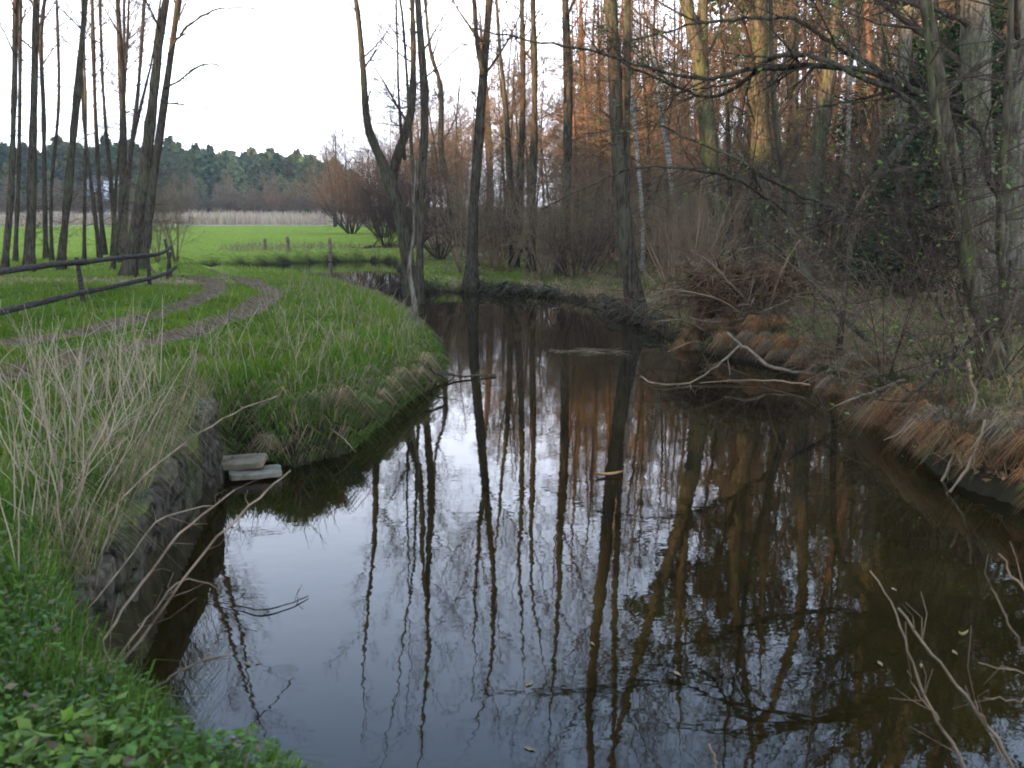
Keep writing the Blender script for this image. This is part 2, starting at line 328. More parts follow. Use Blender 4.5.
def build_wall():
    ms = bark("wall_stone", (.014, .012, .009), (.065, .056, .042), (.05, .058, .02), .6, (4, 4, 4), .8)
    mc = bark("coping_stone", (.035, .03, .02), (.11, .095, .066), (.09, .10, .02), .95, (5, 5, 5), .6)
    root = thing("retaining_wall", (0, 0, 0), "low dark stone retaining wall with mossy coping between grass bank and water", "wall")
    lst = []
    for lv, z in enumerate((-.35, -.08, .19, .45)):
        x = -.1-(lv % 2)*.2
        while x < wl-.05:
            L_ = R.uniform(.35, .6); L_ = min(L_, wl+.06-x); c = WA+wt*(x+L_/2)+wn*(.17+R.uniform(-.03, .02))
            lst.append(((c[0], c[1], z+.13), (L_-.015, .36, .262), wrz, .06)); x += L_
    stones("wall_face", lst, ms, root)
    for f, L_, dz, tl in ((.94, .62, .70, .05), (.70, .7, .66, -.03), (.52, .55, .63, .03), (.33, .7, .62, .02), (.12, .7, .6, -.04)):
        c = WA+wt*(f*wl)+wn*.24; stones("coping", [((c[0], c[1], dz+.045), (L_, .5, .14), wrz+R.uniform(-.06, .06), .06, 5, tl)], mc, root)
build_wall()
def slab(px, py, z, size, rz, tilt, label, c1, c2):
    p = gp(px, py, z); v, q = blob((0, 0, 0), size, rz, .13, 7, tilt)
    o = link("stone_slab", mkmesh("stone_slab", v, q), plain("slab_stone", c1, c2, 5, 1, .05, .5), None, (p[0], p[1], z)); tag(o, label, "stone slab", "stone slabs at the foot of the wall")
slab(240, 462, .13, (.50, .34, .07), .1, .04, "brown grey stone slab lying on top at the foot of the wall", (.08, .062, .038), (.17, .135, .088))
slab(256, 472, .055, (.50, .32, .06), .35, -.03, "lower pale grey slab half under the brown one, touching the water", (.09, .077, .055), (.19, .165, .12))
# ------------------------------------------------------------------ bare trees
def rot_to(t, az, el):
    """a direction leaving tangent t at angle el, turned az around it"""
    a = abs(t[2]) < .9 and (0, 0, 1) or (1, 0, 0)
    n1 = np.cross(t, a); n1 /= np.linalg.norm(n1); n2 = np.cross(t, n1)
    return t*math.cos(el)+(n1*math.cos(az)+n2*math.sin(az))*math.sin(el)
def grow(tb, p, d, L_, r, lvl, up=.25, wob=.22, dens=1.0, tips=None, sub=True):
    """one branch and, below it, its own branches and twigs"""
    K = 6 if lvl == 0 else 4 if lvl == 1 else 3; pts = [p.copy()]; rad = [r]; q = p.copy(); d = d/np.linalg.norm(d)
    for i in range(1, K):
        d = d+np.array([R.gauss(0, wob), R.gauss(0, wob), R.gauss(0, wob*.8)+up])*(1.2/K+.12); d /= np.linalg.norm(d); q = q+d*L_/(K-1); pts.append(q.copy()); rad.append(max(r*(1-.80*i/(K-1)), .0022))
    tb.add(pts, rad, 5 if lvl == 0 else 3)
    if lvl >= 3 or not sub:
        if tips is not None: tips.append(pts[-1])
        return
    n = max(2, int((3.0, 3.2, 3.0)[lvl]*dens*(L_ if lvl == 0 else L_*1.9)+.5)); n = min(n, (14, 9, 6)[lvl])
    for i in range(n):
        f = R.uniform(.18, 1.0)*(K-1); a = min(int(f), K-2); t = f-a; b = pts[a]*(1-t)+pts[a+1]*t; dd = pts[a+1]-pts[a]; dd = dd/(np.linalg.norm(dd)+1e-9)
        grow(tb, b, rot_to(dd, R.uniform(0, 6.28), R.uniform(.5, 1.05)), L_*R.uniform(.28, .55)*(1.15-.5*f/(K-1)), max(rad[a]*.5, .003), lvl+1, up, wob, dens, tips)
def resample(P, n):
    P = np.array(P, float); d = np.r_[0, np.cumsum(np.linalg.norm(np.diff(P[:, :3], axis=0), axis=1))]; t = np.linspace(0, d[-1], n); return np.stack([np.interp(t, d, P[:, k]) for k in range(P.shape[1])], 1)
TREE_N = [0]
def traced(label, stems, height=15, limbs=12, low=.45, kind="alder", twig="twig", name="bare_tree", group=None, up=.25, dens=1.0, llen=.19, extra=None, Y=None, cat="tree", tiny=26, leaves=0, base_z=None, wk=1.0):
    """a tree whose stems follow the lines they have in the place; px, py, width"""
    u, v, _ = stems[0][0]
    if Y is None: bx, by, bz = ground_px(u, v)
    else:
        by = Y; bx = dp(u, v, Y)[0]; bz = Hs(bx, by)
    base = np.array([bx, by, bz]); ft = thing(name, base, label, cat, group); tr = Tubes(); cr = Tubes(); allst = []; tips = []
    for si, st in enumerate(stems):
        dy = R.uniform(-.06, .06)
        P = [np.append(dp(a, b, by), (c*.60+.5)*by/F/2*wk) for a, b, c in st]
        if si == 0: P[0][:3] = base
        for i, p in enumerate(P): p[1] = by+dy*max(0, p[2]-P[0][2])
        P = [np.array(q) for q in smoothline(P, 4)]
        top = base[2]+height*(1 if si == 0 else R.uniform(.8, .98)); dd = P[-1][:3]-P[-5][:3]; dd /= np.linalg.norm(dd)+1e-9; cur = P[-1].copy(); rem = top-cur[2]; r0 = cur[3]
        if rem > .5:
            k = max(5, int(rem/.8)); dd[2] = abs(dd[2])
            for i in range(k):
                dd = dd+np.array([R.gauss(0, .05), R.gauss(0, .05), .03]); dd /= np.linalg.norm(dd); cur = cur.copy(); cur[:3] = cur[:3]+dd*rem/k; cur[3] = max(r0*(1-(i+1)/k)**.8, .012); P.append(cur)
        n = max(12, int(len(P)*1.2)); P = resample(P, n)
        if si == 0:
            zz = P[:, 2]-base[2]; P[:, 3] *= 1+.5*np.exp(-zz/.2)+.08*np.exp(-zz/.9); P[0, 2] -= .2
        P[:, :3] -= base
        P[1:-1, 3] *= 1+.08*rs.randn(n-2)
        tr.add(P[:, :3], P[:, 3], 10 if P[0, 3] > .06 else 7); allst.append(P)
    tot = sum(len(a) for a in allst)
    for P in allst:
        zt = P[-1, 2]; z0 = max(P[0, 2], height*low*.85) if len(allst) else 0
        m = int(limbs*1.6/len(allst)**.6+.5)
        for i in range(m):
            z = z0+(zt-z0)*((i+R.random())/m)**.9; k = int(np.searchsorted(P[:, 2], z)); k = min(max(k, 1), len(P)-1)
            b = P[k, :3]; dd = P[k, :3]-P[k-1, :3]; dd /= np.linalg.norm(dd)+1e-9; frac = (z-z0)/(zt-z0+1e-6)
            grow(cr, b.copy(), rot_to(dd, R.uniform(0, 6.28), R.uniform(.6, 1.1)), height*llen*R.uniform(.7, 1.2)*(1.1-.65*frac), max(P[k, 3]*R.uniform(.22, .4), .010), 0, up, .2, dens, tips)
        for i in range(tiny):                       # short side shoots low on the stem
            z = R.uniform(P[0, 2]+.5, max(z0, 2.5)+1); k = min(max(int(np.searchsorted(P[:, 2], z)), 1), len(P)-1)
            a = R.uniform(0, 6.28); grow(cr, P[k, :3].copy(), np.array([math.cos(a), math.sin(a), R.uniform(-.1, .6)]), R.uniform(.5, 1.9), .011, 1, .1, .3, 1.1, tips)
    if extra:
        for line in extra:                          # boughs with a line of their own: px, py, width at depth
            d0, d1 = line[0]; pts = line[1]; n = len(pts); P = []
            for i, (a, b, c) in enumerate(pts):
                yy = by+d0+(d1-d0)*i/(n-1); P.append(np.append(dp(a, b, yy), c*.62*yy/F/2))
            P = resample(smoothline(P, 4), 4*n); P[:, :3] -= base; P[:, 3] *= 1+.1*rs.randn(len(P)); P[:, :3] += rs.randn(len(P), 3)*.012
            bt = Tubes(); bt.add(P[:, :3], P[:, 3], 7)
            for i in range(int(n*3.2)):
                k = R.randrange(3, len(P)); dd = P[k, :3]-P[k-1, :3]; dd /= np.linalg.norm(dd)+1e-9
                grow(bt, P[k, :3].copy(), rot_to(dd, R.uniform(0, 6.28), R.uniform(.5, 1.1)), R.uniform(.5, 1.4), max(P[k, 3]*.5, .006), 1, .05, .28, 1.2, tips)
            link("bough", bt.mesh("bough"), M["alder"], ft)
    link("trunk", tr.mesh("trunk", .07), M[kind], ft)
    if cr.n: link("crown", cr.mesh("crown"), M[twig], ft)
    if leaves and tips:
        T = np.array([tips[R.randrange(len(tips))] for _ in range(leaves)])+rs.randn(leaves, 3)*.05
        link("leaves", leafmesh("leaves", T, .024+.02*rs.rand(leaves), jit((.13, .18, .04), leaves)), M["leaf"], ft)
    return ft
GC = "bare trees standing along the far river bank"
traced("dark bare tree forking low into two arms at the bend of the river",
    [[(414, 297, 27), (408, 262, 24), (403, 225, 22), (392, 185, 23), (386, 170, 18), (380, 155, 14), (369, 125, 12), (365, 70, 9), (361, 20, 7), (358, 0, 6)],
     [(392, 180, 17), (398, 155, 14), (411, 115, 11), (414, 60, 8), (413, 0, 7)], [(405, 160, 6), (401, 130, 5), (398, 85, 3)]], 15, 15, .36, group=GC, llen=.14, dens=1.5)
traced("straight slim tree just right of the forked one, its foot in the water",
    [[(419, 305, 15), (420, 250, 13), (421, 200, 13), (425, 110, 12), (420, 30, 10), (416, -30, 8)], [(418, 230, 6), (412, 150, 5), (408, 80, 4)]], 16, 10, .45, group=GC, llen=.14)
traced("thin pale stem rising out of the water in front of the slim tree", [[(417, 335, 8), (414, 300, 7), (409, 270, 6), (413, 240, 4)]], 3.2, 3, .3, "grey", group=GC, tiny=2, name="young_tree")
traced("crooked thin tree behind the river bend with a bowed stem", [[(459, 247, 11), (452, 205, 9), (441, 150, 8), (441, 90, 7), (430, 50, 5), (425, 0, 4)]], 15, 8, .4, group=GC)
traced("sturdy tree on the bank tip with a flared foot and undercut roots",
    [[(471, 290, 24), (472, 255, 18), (474, 200, 16), (479, 130, 15), (484, 60, 13), (489, 0, 11)], [(483, 75, 9), (477, 40, 7), (474, 0, 6)]], 17, 12, .42, group=GC)
traced("thin straight tree just behind the sturdy tree of the bank tip", [[(489, 243, 12), (490, 180, 11), (487, 110, 9), (483, 60, 6)]], 14, 8, .4, "pine", group=GC)
traced("slender dark tree with a rough knotted top above the bank", [[(513, 268, 9), (510, 200, 8), (507, 120, 7), (500, 55, 5)]], 12, 8, .4, group=GC)
traced("left one of two slender trees standing close together", [[(514, 268, 13), (519, 200, 11), (523, 100, 8), (522, 0, 7)]], 17, 9, .45, group=GC)
traced("right one of two slender trees standing close together", [[(531, 272, 12), (533, 200, 10), (535, 100, 9), (533, 0, 8)]], 17, 9, .45, group=GC)
traced("straight medium tree with a mossy flared foot beside fallen log", [[(559, 276, 17), (563, 250, 14), (567, 180, 14), (568, 80, 13), (565, 0, 12)]], 18, 12, .45, group=GC)
traced("thick straight double tree with a bent foot at the water",
    [[(637, 316, 28), (630, 270, 22), (624, 220, 20), (618, 150, 19), (614, 60, 18), (610, 0, 17)], [(626, 215, 10), (627, 120, 9), (626, 0, 9)]], 19, 14, .42, "alder", group=GC, wk=1.1)
traced("large leaning tree left of the root mound, forked high up",
    [[(727, 280, 22), (720, 230, 21), (712, 180, 22), (706, 120, 23), (698, 60, 19), (684, 0, 18)], [(704, 100, 14), (703, 50, 13), (702, 0, 12)]], 19, 14, .35, "ivybark", group=GC, leaves=1000, wk=1.15)
GR = "large trees on the right bank"
traced("thick dark tree behind the root mound clothed in twigs", [[(766, 280, 30), (764, 220, 26), (762, 150, 26), (757, 80, 22), (762, 0, 14)]], 17, 14, .25, "ivybark", group=GR, leaves=1500, tiny=60, wk=1.3)
traced("slim tree behind the root mound, just right of the thick dark tree", [[(796, 262, 15), (795, 160, 13), (794, 80, 13), (795, 0, 12)]], 17, 10, .35, group=GR, wk=1.3, tiny=24)
traced("dark tree leaning left out of the root mound", [[(806, 285, 26), (811, 230, 22), (820, 140, 19), (830, 60, 16), (838, 0, 14)]], 18, 12, .3, "ivybark", group=GR, tiny=50, leaves=1000, wk=1.3)
traced("grey straight trunk rising from the leafy forest floor", [[(909, 275, 20), (905, 220, 16), (901, 150, 15), (900, 80, 14), (906, 0, 13)]], 17, 10, .35, "grey", group=GR, wk=1.3, tiny=20)
traced("young grey tree left of the straight grey trunk", [[(888, 268, 8), (885, 190, 7), (880, 110, 6), (884, 0, 5)]], 14, 8, .3, "grey", group=GR, wk=1.3)
traced("broad rough barked tree at the right edge behind the leaning stems", [[(985, 318, 34), (981, 240, 31), (978, 150, 32), (974, 60, 30), (972, 0, 29)]], 18, 12, .25, "grey", group=GR, wk=1.3, leaves=1500, tiny=30,
    extra=[((0, -2.0), [(975, 30, 10), (945, 12, 8), (900, 2, 7), (860, -8, 5)])])
traced("tall grey tree cut by the right edge of the view", [[(1018, 335, 26), (1017, 240, 25), (1019, 150, 24), (1022, 0, 22)]], 17, 12, .25, "grey", group=GR, wk=1.3, leaves=1300, tiny=30)
traced("leaning clump of mossy stems on the right bank with long boughs over the water",
    [[(1000, 400, 26), (985, 330, 24), (972, 270, 23), (962, 200, 21), (950, 110, 17), (935, 0, 14)], [(992, 390, 15), (978, 330, 13), (960, 250, 12), (940, 170, 9), (925, 90, 7)],
     [(1006, 385, 13), (1004, 300, 11), (1002, 200, 9), (1010, 100, 8), (1014, 0, 7)]], 12, 8, .35, "ivybark", group=GR, wk=1.3, leaves=1900, tiny=30, Y=10.6,
    extra=[((0, 2.5), [(1007, 219, 7), (988, 175, 8), (981, 131, 9), (952, 106, 10), (901, 88, 12), (864, 62, 9), (828, 40, 7), (788, 19, 6), (707, 22, 4), (660, 33, 3), (600, 50, 2)]),
           ((0, 3.2), [(958, 190, 9), (940, 112, 10), (908, 88, 10), (864, 71, 9), (806, 66, 9), (751, 70, 7), (704, 78, 6), (660, 71, 5), (600, 52, 4), (540, 42, 3), (473, 28, 2)]),
           ((0, 3.0), [(945, 140, 7), (905, 98, 8), (860, 75, 8), (806, 55, 7), (766, 60, 7), (744, 82, 7), (707, 97, 5), (660, 80, 4), (620, 62, 3)]),
           ((0, 1.8), [(968, 230, 7), (952, 204, 8), (915, 212, 8), (864, 215, 8), (813, 199, 7), (769, 179, 6), (733, 157, 5), (689, 139, 3), (650, 120, 2)]),
           ((0, -.6), [(1010, 260, 7), (1004, 300, 6), (985, 330, 6), (950, 360, 6), (905, 400, 4)])])
traced("pale crooked young tree reaching right across the dark gap", [[(842, 290, 7), (857, 215, 8), (893, 157, 8), (930, 117, 7), (963, 77, 6), (1020, 45, 5)]], 7, 5, .3, "alder", group=GR, wk=1.3, Y=14, tiny=10, name="young_tree", leaves=200)
traced("bare tree whose long low bough reaches left over the river", [[(800, 282, 10), (792, 240, 9), (786, 200, 9), (775, 130, 7), (770, 60, 5)]], 11, 8, .3, group=GR, wk=1.3, Y=18, tiny=18,
    extra=[((0, -1.0), [(788, 212, 8), (762, 194, 7), (733, 177, 6), (697, 170, 5), (640, 167, 4), (600, 181, 3), (540, 210, 2)])])
GB = "white barked birches among the brown wood"
traced("slim white birch stem left of the leaning tree", [[(643, 268, 7), (642, 215, 6), (637, 160, 6), (631, 105, 6)]], 13, 9, .45, "birch", name="birch_tree", group=GB, tiny=2, Y=33)
traced("short white birch stem glimpsed between two grey trunks", [[(676, 262, 6), (670, 170, 7), (664, 130, 7), (660, 105, 6)]], 14, 9, .45, "birch", name="birch_tree", group=GB, tiny=2, Y=36)
traced("pale birch stem behind the dark tree leaning left", [[(845, 255, 6), (846, 180, 6), (847, 90, 6), (850, 0, 5)]], 14, 9, .45, "birch", name="birch_tree", group=GB, tiny=2, Y=34)
traced("leaning pale pine trunk beyond the root mound", [[(858, 262, 11), (866, 200, 13), (876, 130, 12), (872, 60, 10), (868, 0, 9)]], 18, 10, .6, "pine", name="pine_tree", group="pines lit by the low sun", tiny=2, Y=26)
GL = "bare trees of the clump behind the rail fence"
LT = [("leftmost stem of the clump, at the edge of the view", [(4, 272, 10), (10, 200, 9), (13, 100, 8), (14, 0, 8)]),
      ("very thin stem between the two leftmost trees", [(15, 262, 6), (19, 180, 6), (21, 90, 5), (22, 0, 5)]),
      ("thickest of the stems in the left part of the clump", [(29, 272, 16), (30, 200, 14), (30, 100, 11), (30, 0, 9)]),
      ("slim stem leaning across right behind the thick left one", [(46, 258, 7), (43, 180, 6), (41, 110, 6), (37, 40, 6), (40, 0, 5)]),
      ("right leaning single tree standing apart in the clump", [(60, 270, 13), (66, 210, 12), (73, 130, 11), (79, 60, 9), (84, 0, 7)]),
      ("thin stem leaning left, first of the middle bundle", [(100, 258, 6), (92, 190, 5), (84, 120, 4), (82, 60, 4)]),
      ("second stem of the middle bundle, bowing left", [(104, 255, 8), (97, 170, 6), (92, 80, 5), (89, 0, 5)]),
      ("third stem of the middle bundle, thin and leaning left", [(117, 256, 7), (110, 180, 6), (102, 100, 4), (97, 0, 4)]),
      ("dark upright tree left of the great leaning pair", [(122, 262, 13), (122, 180, 13), (120, 100, 10), (114, 0, 7)]),
      ("slender stem rising out of the heart of the bundle", [(124, 258, 7), (129, 170, 6), (138, 90, 6), (144, 0, 5)]),
      ("hair thin stem crossing behind the middle bundle", [(112, 256, 5), (118, 180, 4), (128, 90, 3), (134, 0, 3)]),
      ("thin stem between the thick left one and the leaning single tree", [(52, 262, 5), (50, 190, 4), (56, 100, 4), (52, 0, 3)]),
      ("upright thin stem just right of the leaning single tree", [(84, 262, 5), (86, 190, 4), (88, 100, 4), (86, 0, 3)]),
      ("young stem leaning right in front of the great leaning pair", [(112, 270, 6), (122, 200, 5), (134, 130, 4), (150, 60, 3)]),
      ("thin straight stem just left of the great leaning pair", [(119, 250, 6), (122, 160, 5), (124, 80, 4), (124, 0, 4)])]
for lb, st in LT: traced(lb, [st], R.uniform(14, 17), 12, .5, group=GL, tiny=30, llen=.15, dens=1.3)
traced("great leaning tree in front of the clump by the bend of the track", [[(127, 278, 25), (136, 225, 20), (146, 150, 17), (153, 80, 13), (158, 30, 11), (163, 0, 10)]], 17, 13, .5, group=GL, llen=.15, dens=1.3)
traced("second great leaning tree, with boughs reaching right over the meadow", [[(142, 270, 17), (150, 200, 14), (159, 130, 12), (168, 60, 10), (176, 0, 8)]], 17, 13, .5, group=GL, llen=.15, dens=1.3,
    extra=[((0, 0), [(168, 55, 4), (182, 32, 4), (208, 12, 3), (232, 8, 2), (256, 9, 1.5)]), ((0, .3), [(164, 88, 4), (178, 82, 3), (195, 68, 3), (212, 64, 2), (232, 70, 1.5)]), ((0, -.3), [(160, 100, 3), (176, 104, 2.5), (200, 106, 1.5), (225, 114, 1.2)])])
# ------------------------------------------------------------------ shrubs, saplings, brush
def shrub_proto(label, cat, h, stems, spread, mat, group, leaves=0, lc=(.10, .15, .03), up=.2, name="bare_shrub", dens=1.0, r=.014):
    ft = thing(name, (0, 0, -50), label, cat, group); tb = Tubes(); tips = []
    for i in range(stems):
        a = R.uniform(0, 6.28); e = R.uniform(.15, spread); d = np.array([math.cos(a)*e, math.sin(a)*e, 1.0])
        grow(tb, np.array([math.cos(a)*.12*spread, math.sin(a)*.12*spread, -.08]), d, h*R.uniform(.6, 1.1), r*R.uniform(.7, 1.3), 0, up, .22, dens, tips)
    link("branches", tb.mesh("branches"), M[mat], ft)
    if leaves:
        T = np.array([tips[R.randrange(len(tips))] for _ in range(leaves)])+rs.randn(leaves, 3)*.06; link("leaves", leafmesh("leaves", T, .022+.025*rs.rand(leaves), jit(lc, leaves)), M["leaf"], ft)
    return ft
def scatter(protos, spots, labels=None):
    for i, (x, y, s) in enumerate(spots):
        k = i % len(protos); p = protos[k]; rz = R.uniform(0, 6.28); z = Hs(x, y)
        if i < len(protos): p.location = (x, y, z); p.rotation_euler = (0, 0, rz); p.scale = (s, s, s); o = p
        else: o = copy_tree(p, (x, y, z), rz, s)
        if labels: o["label"] = labels[i]
ZONES = [(90, "behind the left clump"), (168, "behind the great leaning trees"), (262, "by the track bend"), (340, "beyond the meadow posts"), (432, "behind the forked tree"), (512, "behind the sturdy bank tip tree"),
    (592, "behind the two slender trees"), (682, "behind the thick double tree"), (745, "behind the large leaning tree"), (832, "behind the root mound"), (930, "near the straight grey trunk"), (9999, "behind the leaning clump")]
def relabel(group):
    G = [o for o in sc.objects if o.get("group") == group and o.parent is None]; ys = sorted(o.location.y for o in G); n = len(ys)
    for o in G:
        u = 512+F*o.location.x/o.location.y; zn = [b for a, b in ZONES if u < a][0]; k = sum(y < o.location.y for y in ys)/n
        o["label"] = o["label"]+(", in front, " if k < .33 else ", farther back, " if k < .67 else ", deepest row, ")+zn
def px_spots(n, u0, u1, y0, y1, s0, s1, minriv=.5, test=None):
    o = []
    while len(o) < n:
        Y = math.exp(R.uniform(math.log(y0), math.log(y1))); x = (R.uniform(u0, u1)-512)/F*Y*1.0
        if float(sriv(np.array([x]), np.array([Y]))[0]) < minriv: continue
        if test and not test(x, Y): continue
        o.append((x, Y, R.uniform(s0, s1)))
    return o
# big grey thicket behind the forked tree, leaning over the water
G1 = "grey willow bushes behind the forked tree"
lb1 = ["broad grey willow bush left of the forked tree, leaning over the water", "tall grey willow bush just behind the forked tree", "grey willow bush between the forked tree and the meadow",
       "low willow bush with twigs trailing in the backwater", "fine twigged bush right of the slim tree", "twiggy bush behind the sturdy tree of the bank tip", "far grey bush at the edge of the meadow left of the wood"]
pr = [shrub_proto(lb1[0], "bush", 5.2, 26, 1.5, "twig", G1, dens=.9, r=.035), shrub_proto(lb1[1], "bush", 6.2, 22, .9, "twig", G1, dens=.9, r=.035)]
scatter(pr, [(dp(402, 250, 44)[0], 49.5, .95), (dp(405, 250, 50)[0], 53, 1.05), (dp(365, 250, 56)[0], 64, 1.0), (dp(392, 250, 33)[0], 34.5, .55) if False else (dp(385, 250, 48.5)[0], 49, .6), (dp(440, 250, 40)[0], 40, .7), (dp(500, 250, 44)[0], 45, .7), (dp(352, 240, 75)[0], 75, 1.2)], lb1)
G2 = "bare bushes in the undergrowth of the wood"
pr = [shrub_proto(lb, "bush", h, n, sp, mt, G2, r=.016, dens=1.0) for h, n, sp, mt, lb in ((2.6, 12, .9, "twig", "dark bare bush"), (3.4, 9, .6, "twig_grey", "tall grey bare bush"), (2.0, 16, 1.2, "twig_red", "low red brown bush"), (3.0, 10, .8, "twig_grey", "grey twiggy bush"))]
scatter(pr, px_spots(120, 430, 1080, 24, 62, .7, 1.6, .9, lambda x, y: x > -3+(.0 if y < 40 else -.06*(y-40))))
G3 = "budding bushes on the right bank"
pr = [shrub_proto("tall budding bush on the right bank", "bush", 2.2, 7, .8, "twig", G3, leaves=90, lc=(.13, .19, .04), r=.011, name="budding_shrub"),
      shrub_proto("low budding bush on the right bank", "bush", 1.6, 9, 1.0, "twig_grey", G3, leaves=60, lc=(.13, .19, .04), r=.009, name="budding_shrub")]
scatter(pr, px_spots(22, 640, 1060, 12, 28, .6, 1.2, .5))
G4 = "leafy bushes by the end of the rail fence"
pr = [shrub_proto("slender bush with fresh leaves at the fence end by the track", "bush", 4.2, 9, .35, "twig_grey", G4, leaves=1100, lc=(.14, .17, .05), r=.02, name="budding_shrub")]
scatter(pr, [(*ground_px(176, 262)[:2], 1.0), (*ground_px(158, 262)[:2], .75), (*ground_px(136, 268)[:2], .5)], ["slender tall bush with fresh leaves at the fence end by the track", "fresh leaved bush behind the second great leaning tree", "small leafy bush at the foot of the great leaning tree"])
# ------------------------------------------------------------------ the wood behind: larches, pines, bare trees
def proto_tree(label, cat, name, h, kind, twig, group, r=.14, n=26, z0=.2, blen=2.2, el=1.3, up=.0, dens=1.0, needles=0, nc=(.03, .055, .02), nsize=.2, cone=True, minr=.0022):
    ft = thing(name, (0, 0, -60), label, cat, group); tr = Tubes(); cr = Tubes(); tips = []
    k = 14; pts = [np.array([0, 0, -.2])]; q = pts[0].copy(); d = np.array([R.gauss(0, .02), R.gauss(0, .02), 1.0])
    for i in range(k-1): d = d+np.array([R.gauss(0, .03), R.gauss(0, .03), .05]); d /= np.linalg.norm(d); q = q+d*h/(k-1); pts.append(q.copy())
    rad = [r*(1.25 if i == 0 else 1)*(1-.9*(i/(k-1))**1.2)+.01 for i in range(k)]; tr.add(pts, rad, 7)
    for i in range(n):
        f = z0+(1-z0)*(i+R.random()*.8)/n; ff = f*(k-1); a = min(int(ff), k-2); b = pts[a]+(pts[a+1]-pts[a])*(ff-a); fr = (f-z0)/(1-z0)
        ln = blen*R.uniform(.7, 1.2)*((1.05-fr)**.7 if cone else (.35+math.sin(min(fr*1.15, 1)*math.pi)*.75)); az = i*2.4+R.uniform(-.4, .4)
        grow(cr, b.copy(), rot_to(np.array([0, 0, 1.0]), az, el*R.uniform(.85, 1.1)), max(ln, .35), max(rad[a]*.3, .012), 0, up, .14, dens, tips)
    for k_ in cr.g: cr.g[k_] = [(a_, [max(q_, minr) for q_ in b_], c_) for a_, b_, c_ in cr.g[k_]]
    link("trunk", tr.mesh("trunk", .05), M[kind], ft); link("crown" if not needles else "branches", cr.mesh("crown"), M[twig], ft)
    if needles:
        T = np.array([tips[R.randrange(len(tips))] for _ in range(needles)])+rs.randn(needles, 3)*.22
        link("crown", leafmesh("crown", T, nsize*(.6+.8*rs.rand(needles)), jit(nc, needles, .4), .3, 1.6), M["needle"], ft)
    return ft
lar = [proto_tree(f"{q} leafless larch with red twigs", "larch", "larch_tree", h, "pine", "twig_red", "leafless larches of the sunlit wood", r=.10, n=52, z0=.14, blen=bl, el=1.35, up=.0, dens=1.45, minr=.006) for h, bl, q in ((15, 2.0, "slim"), (17, 2.3, "tall"), (13, 1.8, "short"))]
def forest_test(x, y): return True
sp = []
for i in range(150):
    u = R.uniform(565, 1100); Y = R.uniform(36, 84); sp.append(((u-512)/F*Y, Y, R.uniform(.8, 1.15)))
for i in range(16):
    u = R.uniform(575, 720); Y = R.uniform(38, 52); sp.append(((u-512)/F*Y, Y, R.uniform(.75, 1.05)))
scatter(lar, sp)
pin = [proto_tree("tall pine with red bark", "pine", "pine_tree", h, "pine", "twig_red", "tall pines of the wood on the right", r=.2, n=16, z0=.55, blen=2.6, el=1.2, up=.12, needles=2600, nc=(.05, .075, .022), nsize=.17, cone=False) for h in (18, 20)]
scatter(pin, [((u-512)/F*Y, Y, R.uniform(.85, 1.1)) for u, Y in [(R.uniform(690, 1120), R.uniform(30, 80)) for _ in range(36)]])
spr = [proto_tree("dark young spruce filling the gap between right hand trunks", "spruce", "spruce_tree", 6, "pine", "twig", "young spruces on the right", r=.08, n=34, z0=.03, blen=1.6, el=1.5, up=-.03, needles=3400, nc=(.022, .04, .014), nsize=.14)]
scatter(spr, [(dp(930, 250, 22)[0], 22, 1.0), (dp(948, 250, 24)[0], 24.5, 1.1), (dp(915, 250, 27)[0], 27, 1.1), (dp(1000, 250, 20)[0], 21, 1.1), (dp(1060, 250, 18)[0], 18, 1.0), (dp(975, 250, 30)[0], 31, 1.3), (dp(880, 250, 36)[0], 38, 1.1)],
    ["dark young spruce in the gap between the grey trunk and the leaning stems", "second young spruce close behind the first in the dark gap", "young spruce behind the straight grey trunk", "young spruce behind the broad rough barked tree", "young spruce at the right edge of the wood",
     "taller spruce deep in the wood on the right", "spruce deep in the wood beyond the leaning pine trunk"])
bare = [proto_tree(f"{q} grey bare tree", "tree", "bare_tree", h, "alder", "twig_grey", "grey bare trees of the thin wood", r=.09, n=26, z0=.2, blen=2.2, el=.8, up=.2, dens=1.25, cone=False, minr=.006) for h, q in ((11, "middling"), (13, "tall"), (9, "low"))]
sp = []
for i in range(90):
    u = R.uniform(390, 680); Y = R.uniform(44, 95); lim = 62-(u-380)*.05
    if Y < lim and u < 470: Y = R.uniform(lim, 95)
    sp.append(((u-512)/F*Y, Y, R.uniform(.75, 1.15)))
for i in range(40): 
    u = R.uniform(335, 470); Y = R.uniform(95, 140); sp.append(((u-512)/F*Y, Y, R.uniform(.8, 1.2)))
for i in range(22): sp.append(((R.uniform(640, 1050)-512)/F*38, R.uniform(27, 48), R.uniform(.8, 1.2)))
scatter(bare, sp)
# far side of the meadow
def far_proto(label, cat, name, h, wdt, n, col, group, size, trunkfrac=.15, shape="cone", mat="needle"):
    ft = thing(name, (0, 0, -70), label, cat, group); t = Tubes(); t.add([(0, 0, -.3), (0, 0, h*.5), (0, 0, h*.96)], [h*.014, h*.010, .03], 5)
    link("trunk", t.mesh("trunk"), M["alder"], ft); f = rs.rand(n)**.8; z = h*(trunkfrac+(1-trunkfrac)*f)
    rr = wdt*((1-f)**.8+.06) if shape == "cone" else wdt*np.sqrt(np.clip(1-(2*f-.9)**2, .03, 1)); a = rs.rand(n)*6.28; rad = rr*np.sqrt(rs.rand(n))*(.8+.45*vn(a*1.3, z*.55, 1, int(h*10)))
    P = np.stack([np.cos(a)*rad, np.sin(a)*rad, z+rs.randn(n)*.2], 1); link("crown", leafmesh("crown", P, size*(.6+.8*rs.rand(n)), jit(col, n, .35), .2, 1.5), M[mat], ft); return ft
GF = "dark conifers of the far treeline"
